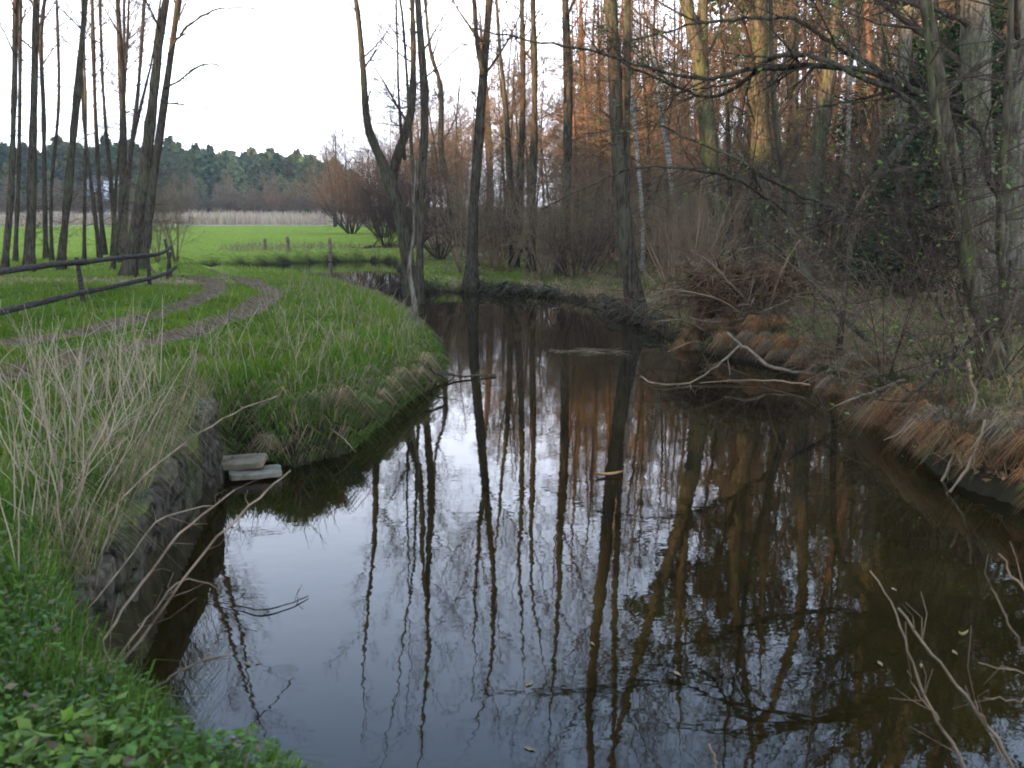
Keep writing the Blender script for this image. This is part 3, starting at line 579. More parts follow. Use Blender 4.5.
con = [far_proto(q+" of the far treeline", "conifer", "conifer_tree", h, wd_, 900, c, GF, .75, .1, sh) for h, wd_, c, sh, q in ((13.5, 3.2, (.050, .085, .045), "cone", "pointed conifer"), (14, 3.8, (.065, .10, .045), "round", "round topped pine"), (12.5, 3.0, (.045, .085, .045), "cone", "small dark conifer"), (13.5, 4.2, (.085, .105, .045), "round", "broad paler pine"))]
sp = []
for i in range(220):
    u = R.uniform(-60, 372); Y = R.uniform(200, 262); s = R.uniform(.85, 1.18)*(1.0 if u > 190 else 1.08); s *= 1-.28*max(0, (u-300)/60 if u > 300 else 0)
    sp.append(((u-512)/F*Y, Y, s))
scatter(con, sp)
GD = "bare grey brown trees in front of the far conifers"
def far_bare(h, col, seed):
    ft = thing("bare_tree", (0, 0, -75), ("pale bare tree" if seed == 2 else "tall grey bare tree" if seed == 1 else "low grey bare tree")+" at the far meadow edge", "tree", GD); tr = Tubes(); tb = Tubes()
    tr.add([(0, 0, -.3), (R.uniform(-.2, .2), 0, h*.5), (R.uniform(-.3, .3), 0, h*.93)], [.16, .11, .03], 5); link("trunk", tr.mesh("trunk"), M["twig_grey"], ft)
    for i in range(26):
        z = h*R.uniform(.15, .95); a = R.uniform(0, 6.28); grow(tb, np.array([0, 0, z]), np.array([math.cos(a), math.sin(a), R.uniform(.6, 1.6)]), h*.3*(1.2-z/h), .05, 1, .15, .2, .9)
    for p in (0,): 
        for k_ in tb.g: tb.g[k_] = [(a_, [max(q, .035) for q in b_], c_) for a_, b_, c_ in tb.g[k_]]
    link("crown", tb.mesh("crown"), col, ft); return ft
fb = [far_bare(9, M["twig_grey"], 1), far_bare(10, M["twig_pale"], 2), far_bare(8.5, M["twig_grey"], 3)]
scatter(fb, [((R.uniform(-60, 372)-512)/F*Y, Y, R.uniform(.55, .9)) for Y in [R.uniform(162, 196) for _ in range(150)]])
GY = "trees in first leaf at the far edge of the meadow"
yl = [far_proto("pale yellow green tree in first leaf at the far edge of the meadow", "tree", "budding_tree", 10, 2.4, 420, (.13, .15, .055), GY, .45, .15, "round", "leaf")]
scatter(yl, [((u-512)/F*Y, Y, s) for u, Y, s in ((240, 186, 1.15), (300, 184, .75), (318, 182, .8), (150, 176, .9), (206, 188, .8), (60, 180, .9), (286, 186, .85), (20, 176, 1.0))], ["pale yellow green tree "+q+" at the far meadow edge" for q in ("tallest, right of the leaning trees", "left of three near the right end", "right of three near the right end", "just behind the great leaning trees", "above the bend of the track", "among the leftmost stems", "above the meadow posts", "at the left edge of the view")])
# the house seen between the stems of the clump
def build_house():
    Y = 199; x0 = dp(108, 190, Y)[0]; z = Hs(x0, Y); root = thing("house", (x0, Y, z), "pale blue and white house beyond the meadow, seen between the stems", "house", rz=.15); root.scale = (1.0, 1.0, 1.22)
    def bx(name, c, s, mat, par):
        v, q = [], [(0, 3, 2, 1), (4, 5, 6, 7), (0, 1, 5, 4), (1, 2, 6, 5), (2, 3, 7, 6), (3, 0, 4, 7)]
        for dz in (-.5, .5):
            for dx, dy in ((-.5, -.5), (.5, -.5), (.5, .5), (-.5, .5)): v.append((c[0]+dx*s[0], c[1]+dy*s[1], c[2]+dz*s[2]))
        return link(name, mkmesh(name, v, q), mat, par)
    mb = plain("pale_blue_render", (.50, .62, .78), (.58, .70, .84), 2); mw = plain("white_render", (.74, .76, .8), (.82, .84, .86), 2); md = plain("window_dark", (.02, .025, .03), (.05, .05, .06), 2, .15, .5); mr_ = plain("roof_tile", (.12, .10, .1), (.2, .17, .16), 4)
    bx("wall", (-1.2, 0, 2.6), (4.2, 6, 5.6), mb, root); g = bx("gable_wing", (1.6, -.8, 3.0), (2.6, 7, 6.4), mw, root)
    for zz in (1.9, 4.6): wdo = bx("window", (1.6, -4.32, zz), (.9, .06, 1.1), mw, root); bx("pane", (1.6, -4.36, zz), (.7, .06, .9), md, wdo)
    wdo = bx("window", (-1.6, -3.02, 4.0), (.9, .06, 1.1), mw, root); bx("pane", (-1.6, -3.06, 4.0), (.7, .06, .9), md, wdo)
    V = [(-3.6, -3.4, 5.42), (3.1, -3.4, 5.42), (3.1, 3.4, 5.42), (-3.6, 3.4, 5.42), (-3.6, 0, 7.3), (3.1, 0, 7.3)]
    link("roof", mkmesh("roof", V, [(0, 1, 5, 4), (2, 3, 4, 5), (0, 3, 2, 1)], [(1, 2, 5), (3, 0, 4)]), mr_, root)
build_house()
# unseen tree belt, added to keep the evening sun off river and far meadow
def build_shade_belt():
    d = np.array(SUN_DIR)/np.linalg.norm(SUN_DIR); n = np.array([-d[1], d[0]]); C = d*60; t = Tubes(); P = []
    for i in range(430):
        k = R.uniform(-270, 110); p = C+n*k+d*(R.uniform(-6, 16)-45*max(0, min(1, (-k-95)/60))); h = R.uniform(16.6, 19.6) if k > -80 else R.uniform(27, 33); z = Hs(p[0], p[1]); t.add([(p[0], p[1], z-.3), (p[0], p[1], z+h*.6), (p[0], p[1], z+h)], [.25, .18, .05], 6)
        m = 230; f = rs.rand(m); rr = 3.2*np.sqrt(rs.rand(m))*np.sqrt(np.clip(1-(2*f-1)**4, .1, 1)); a = rs.rand(m)*6.28; P.append(np.stack([p[0]+np.cos(a)*rr, p[1]+np.sin(a)*rr, z+1+f*(h-1)], 1))
    P = np.concatenate(P); root = t.mesh("forest"); o = link("forest", root, M["alder"]); tag(o, "added tree belt out of view, placed to shade the river and meadow", "wood", kind="stuff")
    c = link("shade_foliage", leafmesh("shade_foliage", P, 1.5, jit((.03, .05, .02), len(P)), .2, 1.4), M["needle"], o); tag(c, kind="stuff")
build_shade_belt()
for nm in (G2, G3, GF, GD, "leafless larches of the sunlit wood", "tall pines of the wood on the right", "grey bare trees of the thin wood"): relabel(nm)
def build_haze():
    m = bpy.data.materials.new("evening_haze"); m.use_nodes = True; t = m.node_tree; t.nodes.clear(); o = t.nodes.new("ShaderNodeOutputMaterial"); v = t.nodes.new("ShaderNodeVolumePrincipled")
    v.inputs["Color"].default_value = (.86, .90, .96, 1); v.inputs["Density"].default_value = .0003; t.links.new(v.outputs[0], o.inputs["Volume"])
    V = [(a, b, c) for c in (-4, 40) for a, b in ((-930, -930), (930, -930), (930, 930), (-930, 930))]
    tag(link("haze", mkmesh("haze", V, [(0, 3, 2, 1), (4, 5, 6, 7), (0, 1, 5, 4), (1, 2, 6, 5), (2, 3, 7, 6), (3, 0, 4, 7)]), m), kind="stuff")
build_haze()
# ------------------------------------------------------------------ fence, posts
def tube_obj(name, pts, rad, mat, parent=None, sides=8, lump=.06, rel=(0, 0, 0)):
    t = Tubes(); P = np.array([list(map(float, p))+[r] for p, r in zip(pts, rad)]); P = resample(smoothline(list(P), 3), 3*len(P)); P[:, :3] -= np.array(rel)
    t.add(P[:, :3], P[:, 3], sides); return link(name, t.mesh(name, lump), mat, parent)
def build_fence():
    posts = [(-150, 392, 50), (-40, 345, 60), (84, 304, 46), (150, 288, 38), (172, 277, 37), (166, 279, 26)]
    W = [ground_px(u, v) for u, v, _ in posts]; b0 = W[2]
    root = thing("rail_fence", b0, "old dark wooden fence with two sagging rails in front of the left clump", "fence")
    for i, ((u, v, hp), (x, y, z)) in enumerate(zip(posts, W)):
        h = hp*y/F; lx = (-.02, .02, -.07, .0, -.14, .2)[i]
        tube_obj("post", [(x, y, z-.3), (x+lx*.5, y, z+h*.5), (x+lx, y, z+h)], [.055, .05, .042], M["rail"], root, 8, .1, b0)
    def rail(pts):
        P = []
        for (u, v, k) in pts: y = W[k][1] if isinstance(k, int) else W[int(k)][1]*(1-(k % 1))+W[int(k)+1][1]*(k % 1); P.append(dp(u, v, y-.07))
        tube_obj("rail", P, [.052]*len(P), M["rail"], root, 8, .1, b0)
    rail([(-160, 308, 0), (-40, 279, 1), (40, 266, 1.6), (84, 262, 2.02)]); rail([(80, 263, 2.0), (118, 258, 2.5), (152, 255, 3.0)]); rail([(148, 256, 3), (162, 253, 3.5), (171, 247, 4.0)])
    rail([(-160, 360, 0), (-40, 322, 1), (30, 305, 1.5), (92, 290, 2.05)]); rail([(88, 292, 2.0), (120, 285, 2.5), (152, 278, 3.0)]); rail([(148, 279, 3), (165, 274, 3.6), (176, 267, 4.0)])
build_fence()
for (u, v, hp, wpx, lb) in ((265, 250, 11, 3.2, "leftmost short weathered post at the meadow edge"), (288, 251, 14, 3.4, "middle post at the meadow edge with a thin sapling beside it"), (330, 262, 24, 3.6, "rightmost post of the meadow edge, by the backwater"), (283, 262, 0, 0, None)):
    if not lb: continue
    x, y, z = ground_px(u, v); h = hp*y/F; o = tube_obj("fence_post", [(0, 0, -.3), (.03, 0, h*.5), (R.uniform(-.08, .1), 0, h)], [wpx*y/F/2]*3, M["twig_grey"], None, 7, .1); o.location = (x, y, z); tag(o, lb, "post", "posts at the meadow edge")
# ------------------------------------------------------------------ grass and plants
def pol(n, r0, r1, a0, a1, p=0.0):
    r = np.exp(rs.uniform(math.log(r0), math.log(r1), n)); a = np.radians(rs.uniform(a0, a1, n)); return np.sin(a)*r, np.cos(a)*r, r
def mesh_blades(name, parts, mat):
    V = []; Q = []; T = []; C = []; o = 0
    for v, q, t, c in parts: V.append(v); Q.append(q+o); T.append(t+o); C.append(c); o += len(v)
    return link(name, mkmesh(name, np.concatenate(V), np.concatenate(Q), np.concatenate(T), np.concatenate(C)), mat)
WALLP = [WA, WB]
def leftmask(x, y): return (x < .4+0*y) & ((y < 40) | (x < -4))
def build_grass():
    x, y, r = pol(430000, 1.5, 44, -44, 20); s = sriv(x, y); k = (s > .12) & leftmask(x, y) & ((y < 29) | (s > .3)); x, y, r, s = x[k], y[k], r[k], s[k]
    rd = rutd(x, y); n = fbm(x, y, .8, 31); k = (rd > .13+.22*n+.08*rs.rand(len(x))*rs.rand(len(x))) & (seg_d(x, y, WALLP, False) > .12); x, y, r, s, rd = x[k], y[k], r[k], s[k], rd[k]
    n = fbm(x, y, .9, 33); n2 = fbm(x, y, 2.6, 35)
    clump = sm(3.0, 1.4, seg_d(x, y, [(-18, 19), (-13.5, 23.5), (-10.2, 27)], False)+1.2*(n-.5))
    tall = .085+.05*sm(.35, .65, fbm(x, y, 1.7, 77))+.12*sm(1.6, .3, s+1.2*(n-.5))*(y < 30)*sm(3, 7, y)+.06*sm(.45, .7, n2)-.03*sm(1.0, .5, rd)
    tall = tall*np.where(y > 24, .75, 1); h = tall*rs.uniform(.55, 1.35, len(x)); wdt = (.0032+.0009*r)*rs.uniform(.7, 1.3, len(x))
    dead = rs.rand(len(x)) < .03+.28*sm(.56, .70, n2)*sm(26, 18, y)*sm(3.5, .6, s)*sm(3.5, 6, y)+.55*clump+.10*sm(1.0, .2, s)*sm(4, 7, y)
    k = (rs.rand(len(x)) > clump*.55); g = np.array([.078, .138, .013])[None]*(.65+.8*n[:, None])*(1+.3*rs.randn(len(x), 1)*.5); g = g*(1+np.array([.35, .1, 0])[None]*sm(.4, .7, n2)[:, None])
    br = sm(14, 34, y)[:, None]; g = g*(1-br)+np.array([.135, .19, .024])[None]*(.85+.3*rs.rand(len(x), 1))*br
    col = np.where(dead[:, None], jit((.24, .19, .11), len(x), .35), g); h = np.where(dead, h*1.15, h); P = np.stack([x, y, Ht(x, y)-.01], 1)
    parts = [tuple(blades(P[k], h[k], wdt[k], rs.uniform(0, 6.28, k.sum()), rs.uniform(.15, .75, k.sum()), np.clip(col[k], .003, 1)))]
    # overhanging skirt along the water's edge
    x, y, r = pol(230000, 2, 34, -40, 10); s = sriv(x, y); k = (s > -.05) & (s < .42) & (rs.rand(len(x)) < np.where(y < 4.6, .35, 1)) & leftmask(x, y) & (y < 33) & (seg_d(x, y, WALLP, False) > .2); x, y, r, s = x[k], y[k], r[k], s[k]
    e = .05; gx = (sriv(x+e, y)-s); gy = (sriv(x, y+e)-s); az = np.where(y < 4.6, rs.uniform(0, 6.28, len(x)), np.arctan2(-gy, -gx)+rs.randn(len(x))*.7)
    h = rs.uniform(.14, .34, len(x)); dd = rs.rand(len(x)) < .06+.28*sm(4, 8, y); col = np.where(dd[:, None], jit((.20, .15, .085), len(x), .35), jit((.066, .118, .014), len(x), .35)); P = np.stack([x, y, Ht(x, y)], 1)
    parts.append(tuple(blades(P, h, (.004+.0008*r)*rs.uniform(.6, 1.3, len(x)), az, np.where(y < 4.6, rs.uniform(.1, .7, len(x)), rs.uniform(.6, 1.1, len(x))), col, 1.0)))
    # taller grass on the lip of the near bank
    x, y, r = pol(150000, 1.7, 6.0, -46, 14); s = sriv(x, y); k = (s > -.03) & (s < .8) & (x < .9) & (seg_d(x, y, WALLP, False) > .1) & (rs.rand(len(x)) < .55*sm(.9, .1, s)+.1); x, y, s = x[k], y[k], s[k]
    h = rs.uniform(.10, .36, len(x))*(.5+1.0*fbm(x, y, 3, 61)); dd = rs.rand(len(x)) < .07; col = np.where(dd[:, None], jit((.22, .17, .09), len(x), .35), jit((.062, .112, .014), len(x), .4)); P = np.stack([x, y, np.maximum(Ht(x, y), .35*sm(-.05, .1, s))], 1)
    parts.append(tuple(blades(P, h, rs.uniform(.004, .009, len(x)), rs.uniform(0, 6.28, len(x)), rs.uniform(.1, .9, len(x)), col, .8)))
    tag(mesh_blades("grass", parts, M["blade"]), "green spring grass on the left bank and along the track", "grass", kind="stuff")
    # right side and far bank: sparse
    x, y, r = pol(210000, 6, 48, -14, 44); s = sriv(x, y); n = fbm(x, y, .7, 41); k = (s > .08) & ~leftmask(x, y) & (rs.rand(len(x)) < .22+.8*sm(.44, .6, n)); x, y, r, n, s = x[k], y[k], r[k], n[k], s[k]
    h = rs.uniform(.06, .26, len(x)); dd = rs.rand(len(x)) < .55-.3*sm(.5, .62, n)+.3*sm(1, .3, s); col = np.where(dd[:, None], jit((.29, .205, .11), len(x), .5, .2), jit((.11, .15, .03), len(x), .35)); P = np.stack([x, y, Ht(x, y)-.01], 1)
    tag(mesh_blades("undergrowth", [tuple(blades(P, h, (.004+.0009*r)*rs.uniform(.6, 1.3, len(x)), rs.uniform(0, 6.28, len(x)), rs.uniform(.2, 1.1, len(x)), col, .8))], M["blade"]), "sparse grass and dead stems on the wooded bank", "undergrowth", kind="stuff")
build_grass()
def build_reeds():
    n = 26000; x = rs.uniform(-75, -4, n); y = 112+22*rs.rand(n)+4*fbm(x, x*0, .1, 3); k = rs.rand(n) < .3+.9*fbm(x, y, .12, 5); x, y = x[k], y[k]; n = len(x); P = np.stack([x, y, H(x, y)], 1); h = rs.uniform(.8, 1.9, n)*(.6+.7*vn(x, y, .1, 6))
    q = blades(P, h, rs.uniform(.05, .13, n), rs.uniform(0, 6.28, n), rs.uniform(.05, .3, n), jit((.42, .33, .23), n, .25))
    m = 1300; x = rs.uniform(-22, -2.2, m); y = rs.uniform(31, 38, m)*1.0; x = rs.uniform(-15, -5, m); y = 46+rs.rand(m)*6; s = sriv(x, y); k = s > .05; x, y = x[k], y[k]; m = len(x)
    q2 = blades(np.stack([x, y, Ht(x, y)], 1), rs.uniform(.12, .4, m), rs.uniform(.02, .04, m), rs.uniform(0, 6.28, m), rs.uniform(.1, .6, m), jit((.25, .20, .11), m, .4))
    tag(mesh_blades("reeds", [tuple(q), tuple(q2)], M["dry"]), "pale dry reeds along the far side of the meadow", "reeds", kind="stuff")
build_reeds()
def build_herbs():
    x, y, r = pol(60000, 1.6, 7.5, -44, 8); s = sriv(x, y); n = fbm(x, y, 1.1, 51); k = (s > -.06) & (x < .9) & ((rs.rand(len(x)) < .12+1.0*sm(.44, .6, n)) | (rs.rand(len(x)) < .75*sm(4.2, 3.2, r))) & (seg_d(x, y, WALLP, False) > .1) & (rs.rand(len(x)) < sm(7.2, 4.2, r+.0)); x, y, s = x[k], y[k], s[k]
    z = np.maximum(Ht(x, y), .45*sm(-.1, .1, s))+.03+.30*rs.rand(len(x))**.8*(.3+fbm(x, y, 2, 7)); P = np.stack([x, y, z], 1)
    pt = vn(x, y, 3.5, 88); cc = jit((.050, .100, .012), len(x), .55); cc = cc*(1+np.stack([.35*(pt > .62), .12*(pt > .62), 0*pt], 1))*np.where(pt < .3, .7, 1)[:, None]; dl = rs.rand(len(x)) < .05; cc[dl] = jit((.14, .09, .05), int(dl.sum()), .4)
    tag(link("leafy_undergrowth", leafmesh("leafy_undergrowth", P, .010+(.022+.020*(pt > .6))*rs.rand(len(x))**2.2, cc, .68, 1.5), M["leaf"]), "fresh nettles and leafy herbs on the near bank", "undergrowth", kind="stuff")
    n = 42000; u = rs.uniform(0, 1, n); x, y, r = pol(60000, 7, 48, -4, 44); s = sriv(x, y); k = (s > .05) & (x > .5); x, y = x[k], y[k]; z = Ht(x, y)+.01+.03*rs.rand(len(x))
    tag(link("leaf_litter", leafmesh("leaf_litter", np.stack([x, y, z], 1), .03+.05*rs.rand(len(x)), jit((.22, .13, .065), len(x), .6, .15), .7, 1.3), M["dry"]), "brown fallen leaves covering the wooded bank", "leaf litter", kind="stuff")
build_herbs()
def build_stalks():
    t = Tubes()
    def stalk(x, y, h, lean, r, c):
        z = Hs(x, y); a = R.uniform(0, 6.28); p = np.array([x, y, z-.02]); pts = [p]; d = np.array([math.cos(a)*lean, math.sin(a)*lean, 1.0])
        for i in range(4): d = d+np.array([R.gauss(0, .10), R.gauss(0, .10), -.05*lean]); d /= np.linalg.norm(d); pts.append(pts[-1]+d*h/4)
        t.add(pts, [r, r*.9, r*.75, r*.55, r*.3], 4, c)
        if R.random() < .5:
            for _ in range(R.randrange(1, 4)): k = R.randrange(1, 4); q = pts[k]; e = q+np.array([R.gauss(0, .12), R.gauss(0, .12), R.uniform(.05, .25)])*1.0; t.add([q, (q+e)/2+np.array([0, 0, .02]), e], [r*.5, r*.4, r*.25], 3, c)
    cnt = 0
    while cnt < 190:
        u = R.triangular(-60, 260, 70); Y = R.uniform(3.6, 8.5); x = (u-512)/F*Y
        if float(sriv(np.array([x]), np.array([Y]))[0]) < .25: continue
        v = R.uniform(.75, 1.3); stalk(x, Y, R.uniform(.4, 1.15), R.uniform(.05, .7), R.uniform(.0022, .0052), (.33*v, .26*v, .17*v)); cnt += 1
    cnt = 0
    while cnt < 300:
        u = R.uniform(0, 440); Y = R.uniform(9, 26); x = (u-512)/F*Y; s = float(sriv(np.array([x]), np.array([Y]))[0])
        if s < .1 or s > 2.6+R.random() or not x < 0: continue
        v = R.uniform(.7, 1.2); stalk(x, Y, R.uniform(.25, .8), R.uniform(.1, .8), R.uniform(.003, .006), (.30*v, .24*v, .15*v)); cnt += 1
    cnt = 0
    while cnt < 500:
        u = R.uniform(440, 1060); Y = R.uniform(8, 34); x = (u-512)/F*Y; s = float(sriv(np.array([x]), np.array([Y]))[0])
        if s < .1 or s > 6: continue
        v = R.uniform(.5, 1.1); stalk(x, Y, R.uniform(.25, 1.1), R.uniform(.1, 1.2), R.uniform(.003, .007), (.22*v, .16*v, .11*v)); cnt += 1
    tag(link("dry_stalks", t.mesh("dry_stalks", 0, True), M["dry"]), "pale dry stalks of last year's weeds on both banks", "dry stalks", kind="stuff")
build_stalks()
def build_drape():
    n = 3000; f = rs.rand(n)**1.2; off = rs.uniform(-.03, .38, n); P = np.stack([WA[0]+wdv[0]*f+wn[0]*off, WA[1]+wdv[1]*f+wn[1]*off, .78+.12*f+.03*rs.rand(n)], 1); az = math.atan2(-wn[1], -wn[0])+rs.randn(n)*1.3
    k = rs.rand(n) < .15+1.2*sm(.4, .65, vn(f*9, f*0, 1, 4)); P = P[k]; az = az[k]; n = len(P); h = rs.uniform(.15, .6, n); g = rs.rand(n) < .35; c = np.where(g[:, None], jit((.06, .11, .015), n, .4), jit((.24, .18, .11), n, .4))
    tag(mesh_blades("dry_grass", [tuple(blades(P, h, rs.uniform(.002, .005, n), az, rs.uniform(.3, 1.15, n), c, 1.2))], M["dry"]), "dry grass draped over the stone wall", "dry grass", kind="stuff")
build_drape()
# ------------------------------------------------------------------ sedge tussocks hanging over the right bank, moss clumps
def tussock(label, col, n, h, group, name="sedge_tussock"):
    a = rs.uniform(0, 6.28, n); r = .16*np.sqrt(rs.rand(n)); P = np.stack([np.cos(a)*r, np.sin(a)*r, .02+0*a], 1); hh = h*rs.uniform(.6, 1.2, n)
    V, q, t, c = blades(P, hh, rs.uniform(.006, .013, n), a+rs.randn(n)*.5, rs.uniform(.4, 1.3, n), jit(col, n, .75, .2), 1.15)
    o = link(name, mkmesh(name, V, q, t, c), M["dry"]); return tag(o, label, "sedge tussock", group)
GT = "rusty sedge tussocks along the right waterline"
pr = [tussock(q+" sedge tussock at the waterline", c, 420, h, GT) for c, h, q in (((.27, .14, .062), .6, "long rusty orange"), ((.17, .095, .045), .55, "dull brown"), ((.20, .15, .09), .5, "straw brown"), ((.09, .10, .035), .36, "short greenish"))]
sp = []
LINE = [np.array(gp(u, v)[:2]) for u, v in ((690, 350), (760, 362), (812, 380), (858, 402), (893, 436), (930, 468), (975, 490), (1026, 508))]+[np.array((6.4, 6.6))]
for p in resample([(*q, 0) for q in LINE], 58): 
    for k in range(3):
        if R.random() < .85-.2*k: sp.append((p[0]+R.uniform(-.04, .2)+.16*k, p[1]+R.uniform(-.02, .2)+.18*k, R.uniform(.3, .8)))
scatter(pr, sp)
for o in [o for o in sc.objects if o.get("group") == GT]:
    u = 512+F*o.location.x/o.location.y; o["label"] = o["label"]+(" left below the root mound" if u < 735 else " right below the root mound" if u < 830 else " below the budding bushes" if u < 900 else " left of the hanging grey branch" if u < 945 else " below the leaning clump" if u < 1000 else " at the right edge")
GT2 = "straw coloured grass tussocks along the left waterline"
pr = [tussock(q+" grass tussock drooping to the left waterline", c, 260, .36, GT2, "grass_tussock") for c, q in (((.24, .19, .10), "straw coloured"), ((.12, .14, .05), "greenish"))]
sp = [(p[0]-R.uniform(.05, .2), p[1]+R.uniform(.02, .18), R.uniform(.6, 1.0)) for p in resample([(*gp(u, v)[:2], 0) for u, v in ((296, 464), (345, 450), (372, 430), (400, 406), (428, 386))], 16)]
scatter(pr, sp)
# ------------------------------------------------------------------ root mound, brush, fallen wood
GK = "dead branches tangled along the right bank"
def snag(q, mat, L_, n, fl):
    t = Tubes(); p = np.zeros(3); grow(t, p, np.array([1, .1, fl]), L_, .011, 1, -.05, .35, 1.6)
    for i in range(n): grow(t, np.array([R.gauss(0, .3), R.gauss(0, .2), R.uniform(0, .1)]), np.array([R.gauss(.2, 1), R.gauss(0, 1), R.uniform(0, fl+.5)]), L_*R.uniform(.4, .9), .008, 1, -.08, .35, 1.3)
    o = link("fallen_branch", t.mesh("fallen_branch"), M[mat]); return tag(o, q, "branch", GK)
pr = [snag(*a) for a in (("pale sprawling dead branch on the right bank", "twig_pale", 1.5, 3, .3), ("grey tangled dead branch on the right bank", "twig_grey", 1.2, 5, .7), ("dark tangled twigs on the right bank", "twig", 1.1, 6, .8), ("thin reddish brush on the right bank", "root", 1.0, 6, .5))]
sp = []
for p in resample([(*q, 0) for q in [gp(560, 300)[:2], gp(638, 322)[:2]]+LINE], 56): a = R.uniform(.1, 1.3); sp.append((p[0]+a*.6, p[1]+a, R.uniform(.45, 1.0)))
scatter(pr, sp); relabel(GK)
G5 = "bare bushes leaning out from the right bank"
pr = [shrub_proto(q, "bush", h, n, spd, mt, G5, dens=1.0, r=.010, up=.03, leaves=60, lc=(.12, .17, .03)) for q, h, n, spd, mt in (("grey bare bush leaning over the right bank", 2.6, 8, 1.5, "twig_grey"), ("dark bare bush leaning over the right bank", 3.2, 7, 1.1, "twig"), ("pale wiry bush leaning over the right bank", 2.0, 10, 1.8, "twig_pale"))]
sp = []
for p in resample([(*q, 0) for q in [gp(638, 322)[:2]]+LINE], 30):
    if p[1] > 14.5 or R.random() < .6: continue
    sp.append((p[0]+R.uniform(.2, 1.5), p[1]+R.uniform(.3, 2.0), R.uniform(.6, 1.15)))
scatter(pr, sp); relabel(G5)
def build_mound():
    c0 = np.array([4.7, 18.0, 0.0]); c0[2] = max(Hs(4.7, 18.0), .1); root = thing("root_mound", c0, "red brown mound of upturned roots and brush on the right bank", "root mound"); t = Tubes(); t2 = Tubes()
    for i in range(900):
        p = np.array([R.gauss(0, .75), R.gauss(0, .5), abs(R.gauss(0, .42))-.15]); d = np.array([R.gauss(0, 1), R.gauss(0, .6), R.gauss(0, .35)]); d /= np.linalg.norm(d); ln = R.uniform(.25, .9); q = p+d*ln*.5+rs.randn(3)*.05; e = q+d*ln*.5+np.array([R.gauss(0, .1), 0, R.uniform(-.15, .05)])
        r = R.uniform(.004, .014); (t if R.random() < .75 else t2).add([p, q, e], [r, r*.8, r*.4], 4)
    for i in range(150):
        a = R.uniform(2.4, 5.2); p = np.array([R.uniform(-1.2, .9), -.3+R.uniform(-.2, .3), R.uniform(.2, .9)]); q = p+np.array([math.cos(a)*.4, -.35, -.15]); e = q+np.array([math.cos(a)*.35, -.3, -.45]); r = R.uniform(.004, .012); t.add([p, q, e], [r, r, r*.4], 4)
    link("roots", t.mesh("roots"), M["root"], root); link("brush", t2.mesh("brush"), M["twig_pale"], root)
    v, q = blob((0, .35, .1), (2.0, .8, .8), .1, .25, 8); link("earth", mkmesh("earth", v, q, smooth=True), M["root"], root)
build_mound()
def fallen(label, pts, mat="twig_pale", name="fallen_branch", cat="branch", group=None, side=3, dens=1.0, Y=None, zs=None):
    P = []
    for i, (u, v, wpx, z) in enumerate(pts): g = gp(u, v, z) if Y is None else dp(u, v, Y if not isinstance(Y, (list, tuple)) else Y[i]); P.append(np.append(np.array(g), wpx*.62*g[1]/F/2))
    b = P[0][:3].copy(); P = resample(smoothline(P, 4), max(8, 4*len(P))); P[:, :3] -= b; P[:, 3] = np.maximum(P[:, 3]*(1+.08*rs.randn(len(P))), .0015)
    P[1:-1, :3] += rs.randn(len(P)-2, 3)*P[1:-1, 3:4]*.5
    t = Tubes(); t.add(P[:, :3], P[:, 3], 7)
    for i in range(side):
        k = R.randrange(2, len(P)-1); d = P[k, :3]-P[k-1, :3]; d /= np.linalg.norm(d)+1e-9; grow(t, P[k, :3].copy(), rot_to(d, R.uniform(0, 6.28), R.uniform(.4, .9)), np.linalg.norm(P[-1, :3]-P[0, :3])*R.uniform(.15, .4), P[k, 3]*.55, 2, 0, .2, dens, sub=True)
    o = link(name, t.mesh(name), M[mat] if isinstance(mat, str) else mat); o.location = b; return tag(o, label, cat, group)
GW = "dead branches lying at the right waterline"
fallen("thick pale dead branch slanting down from the root mound to the water", [(728, 333, 4, .55), (748, 350, 5, .4), (775, 368, 5, .2), (812, 375, 5, .15)], group=GW)
fallen("pale branch sticking left out of the sedge over the water", [(905, 380, 6, .55), (870, 392, 5, .45), (834, 407, 3, .25)], group=GW)
fallen("orange brown stem reaching from the sedge into the water", [(938, 402, 3, .5), (905, 430, 3, .3), (884, 440, 2, .1)], "twig_red", group=GW, side=1)
fallen("grey branch hanging from the bank under the leaning clump", [(968, 360, 6, 1.1), (975, 400, 5, .7), (960, 440, 5, .4), (938, 490, 5, .05)], "twig_grey", group=GW, Y=[9.6, 9.4, 9.0, 8.6])
fallen("forked root reaching to the water near the right edge", [(985, 420, 4, .7), (972, 460, 5, .3), (950, 492, 4, .02)], "twig_grey", group=GW)
fallen("thick mossy branch propped against the clump on the right bank", [(880, 440, 6, .2), (915, 400, 9, .6), (945, 365, 9, 1.0), (975, 335, 8, 1.3)], "ivybark", group=GW, Y=[11.2, 11.1, 10.9, 10.8])
fallen("curved grey branch trailing in the water left of the mound", [(740, 345, 4, .35), (700, 378, 3, .06), (660, 385, 3, .03), (640, 376, 2, .02)], "twig_grey", group=GW, side=6)
fallen("long thin branch lying on the water below the mound", [(700, 383, 2, .03), (760, 380, 3, .05), (810, 385, 3, .1)], "twig_red", group=GW, side=4)
fallen("bleached branch lying across the front of the mound", [(690, 318, 4, .7), (730, 322, 4, .75), (790, 300, 3, 1.0)], Y=[17.4, 17.2, 17.0], group=GW, side=5)
fallen("long arched twig rising from the mound towards the left", [(760, 330, 4, 0), (720, 300, 3, 0), (670, 290, 2, 0), (640, 300, 1.5, 0)], "twig_grey", Y=[17.3, 17, 17, 17], group=GW, side=6)
fallen("dark dead branch slanting right from the mound to the clump", [(800, 262, 9, 0), (835, 310, 8, 0), (880, 355, 7, 0), (905, 400, 6, 0)], "alder", Y=[15.5, 14.6, 13.3, 12.2], group=GW, side=5)
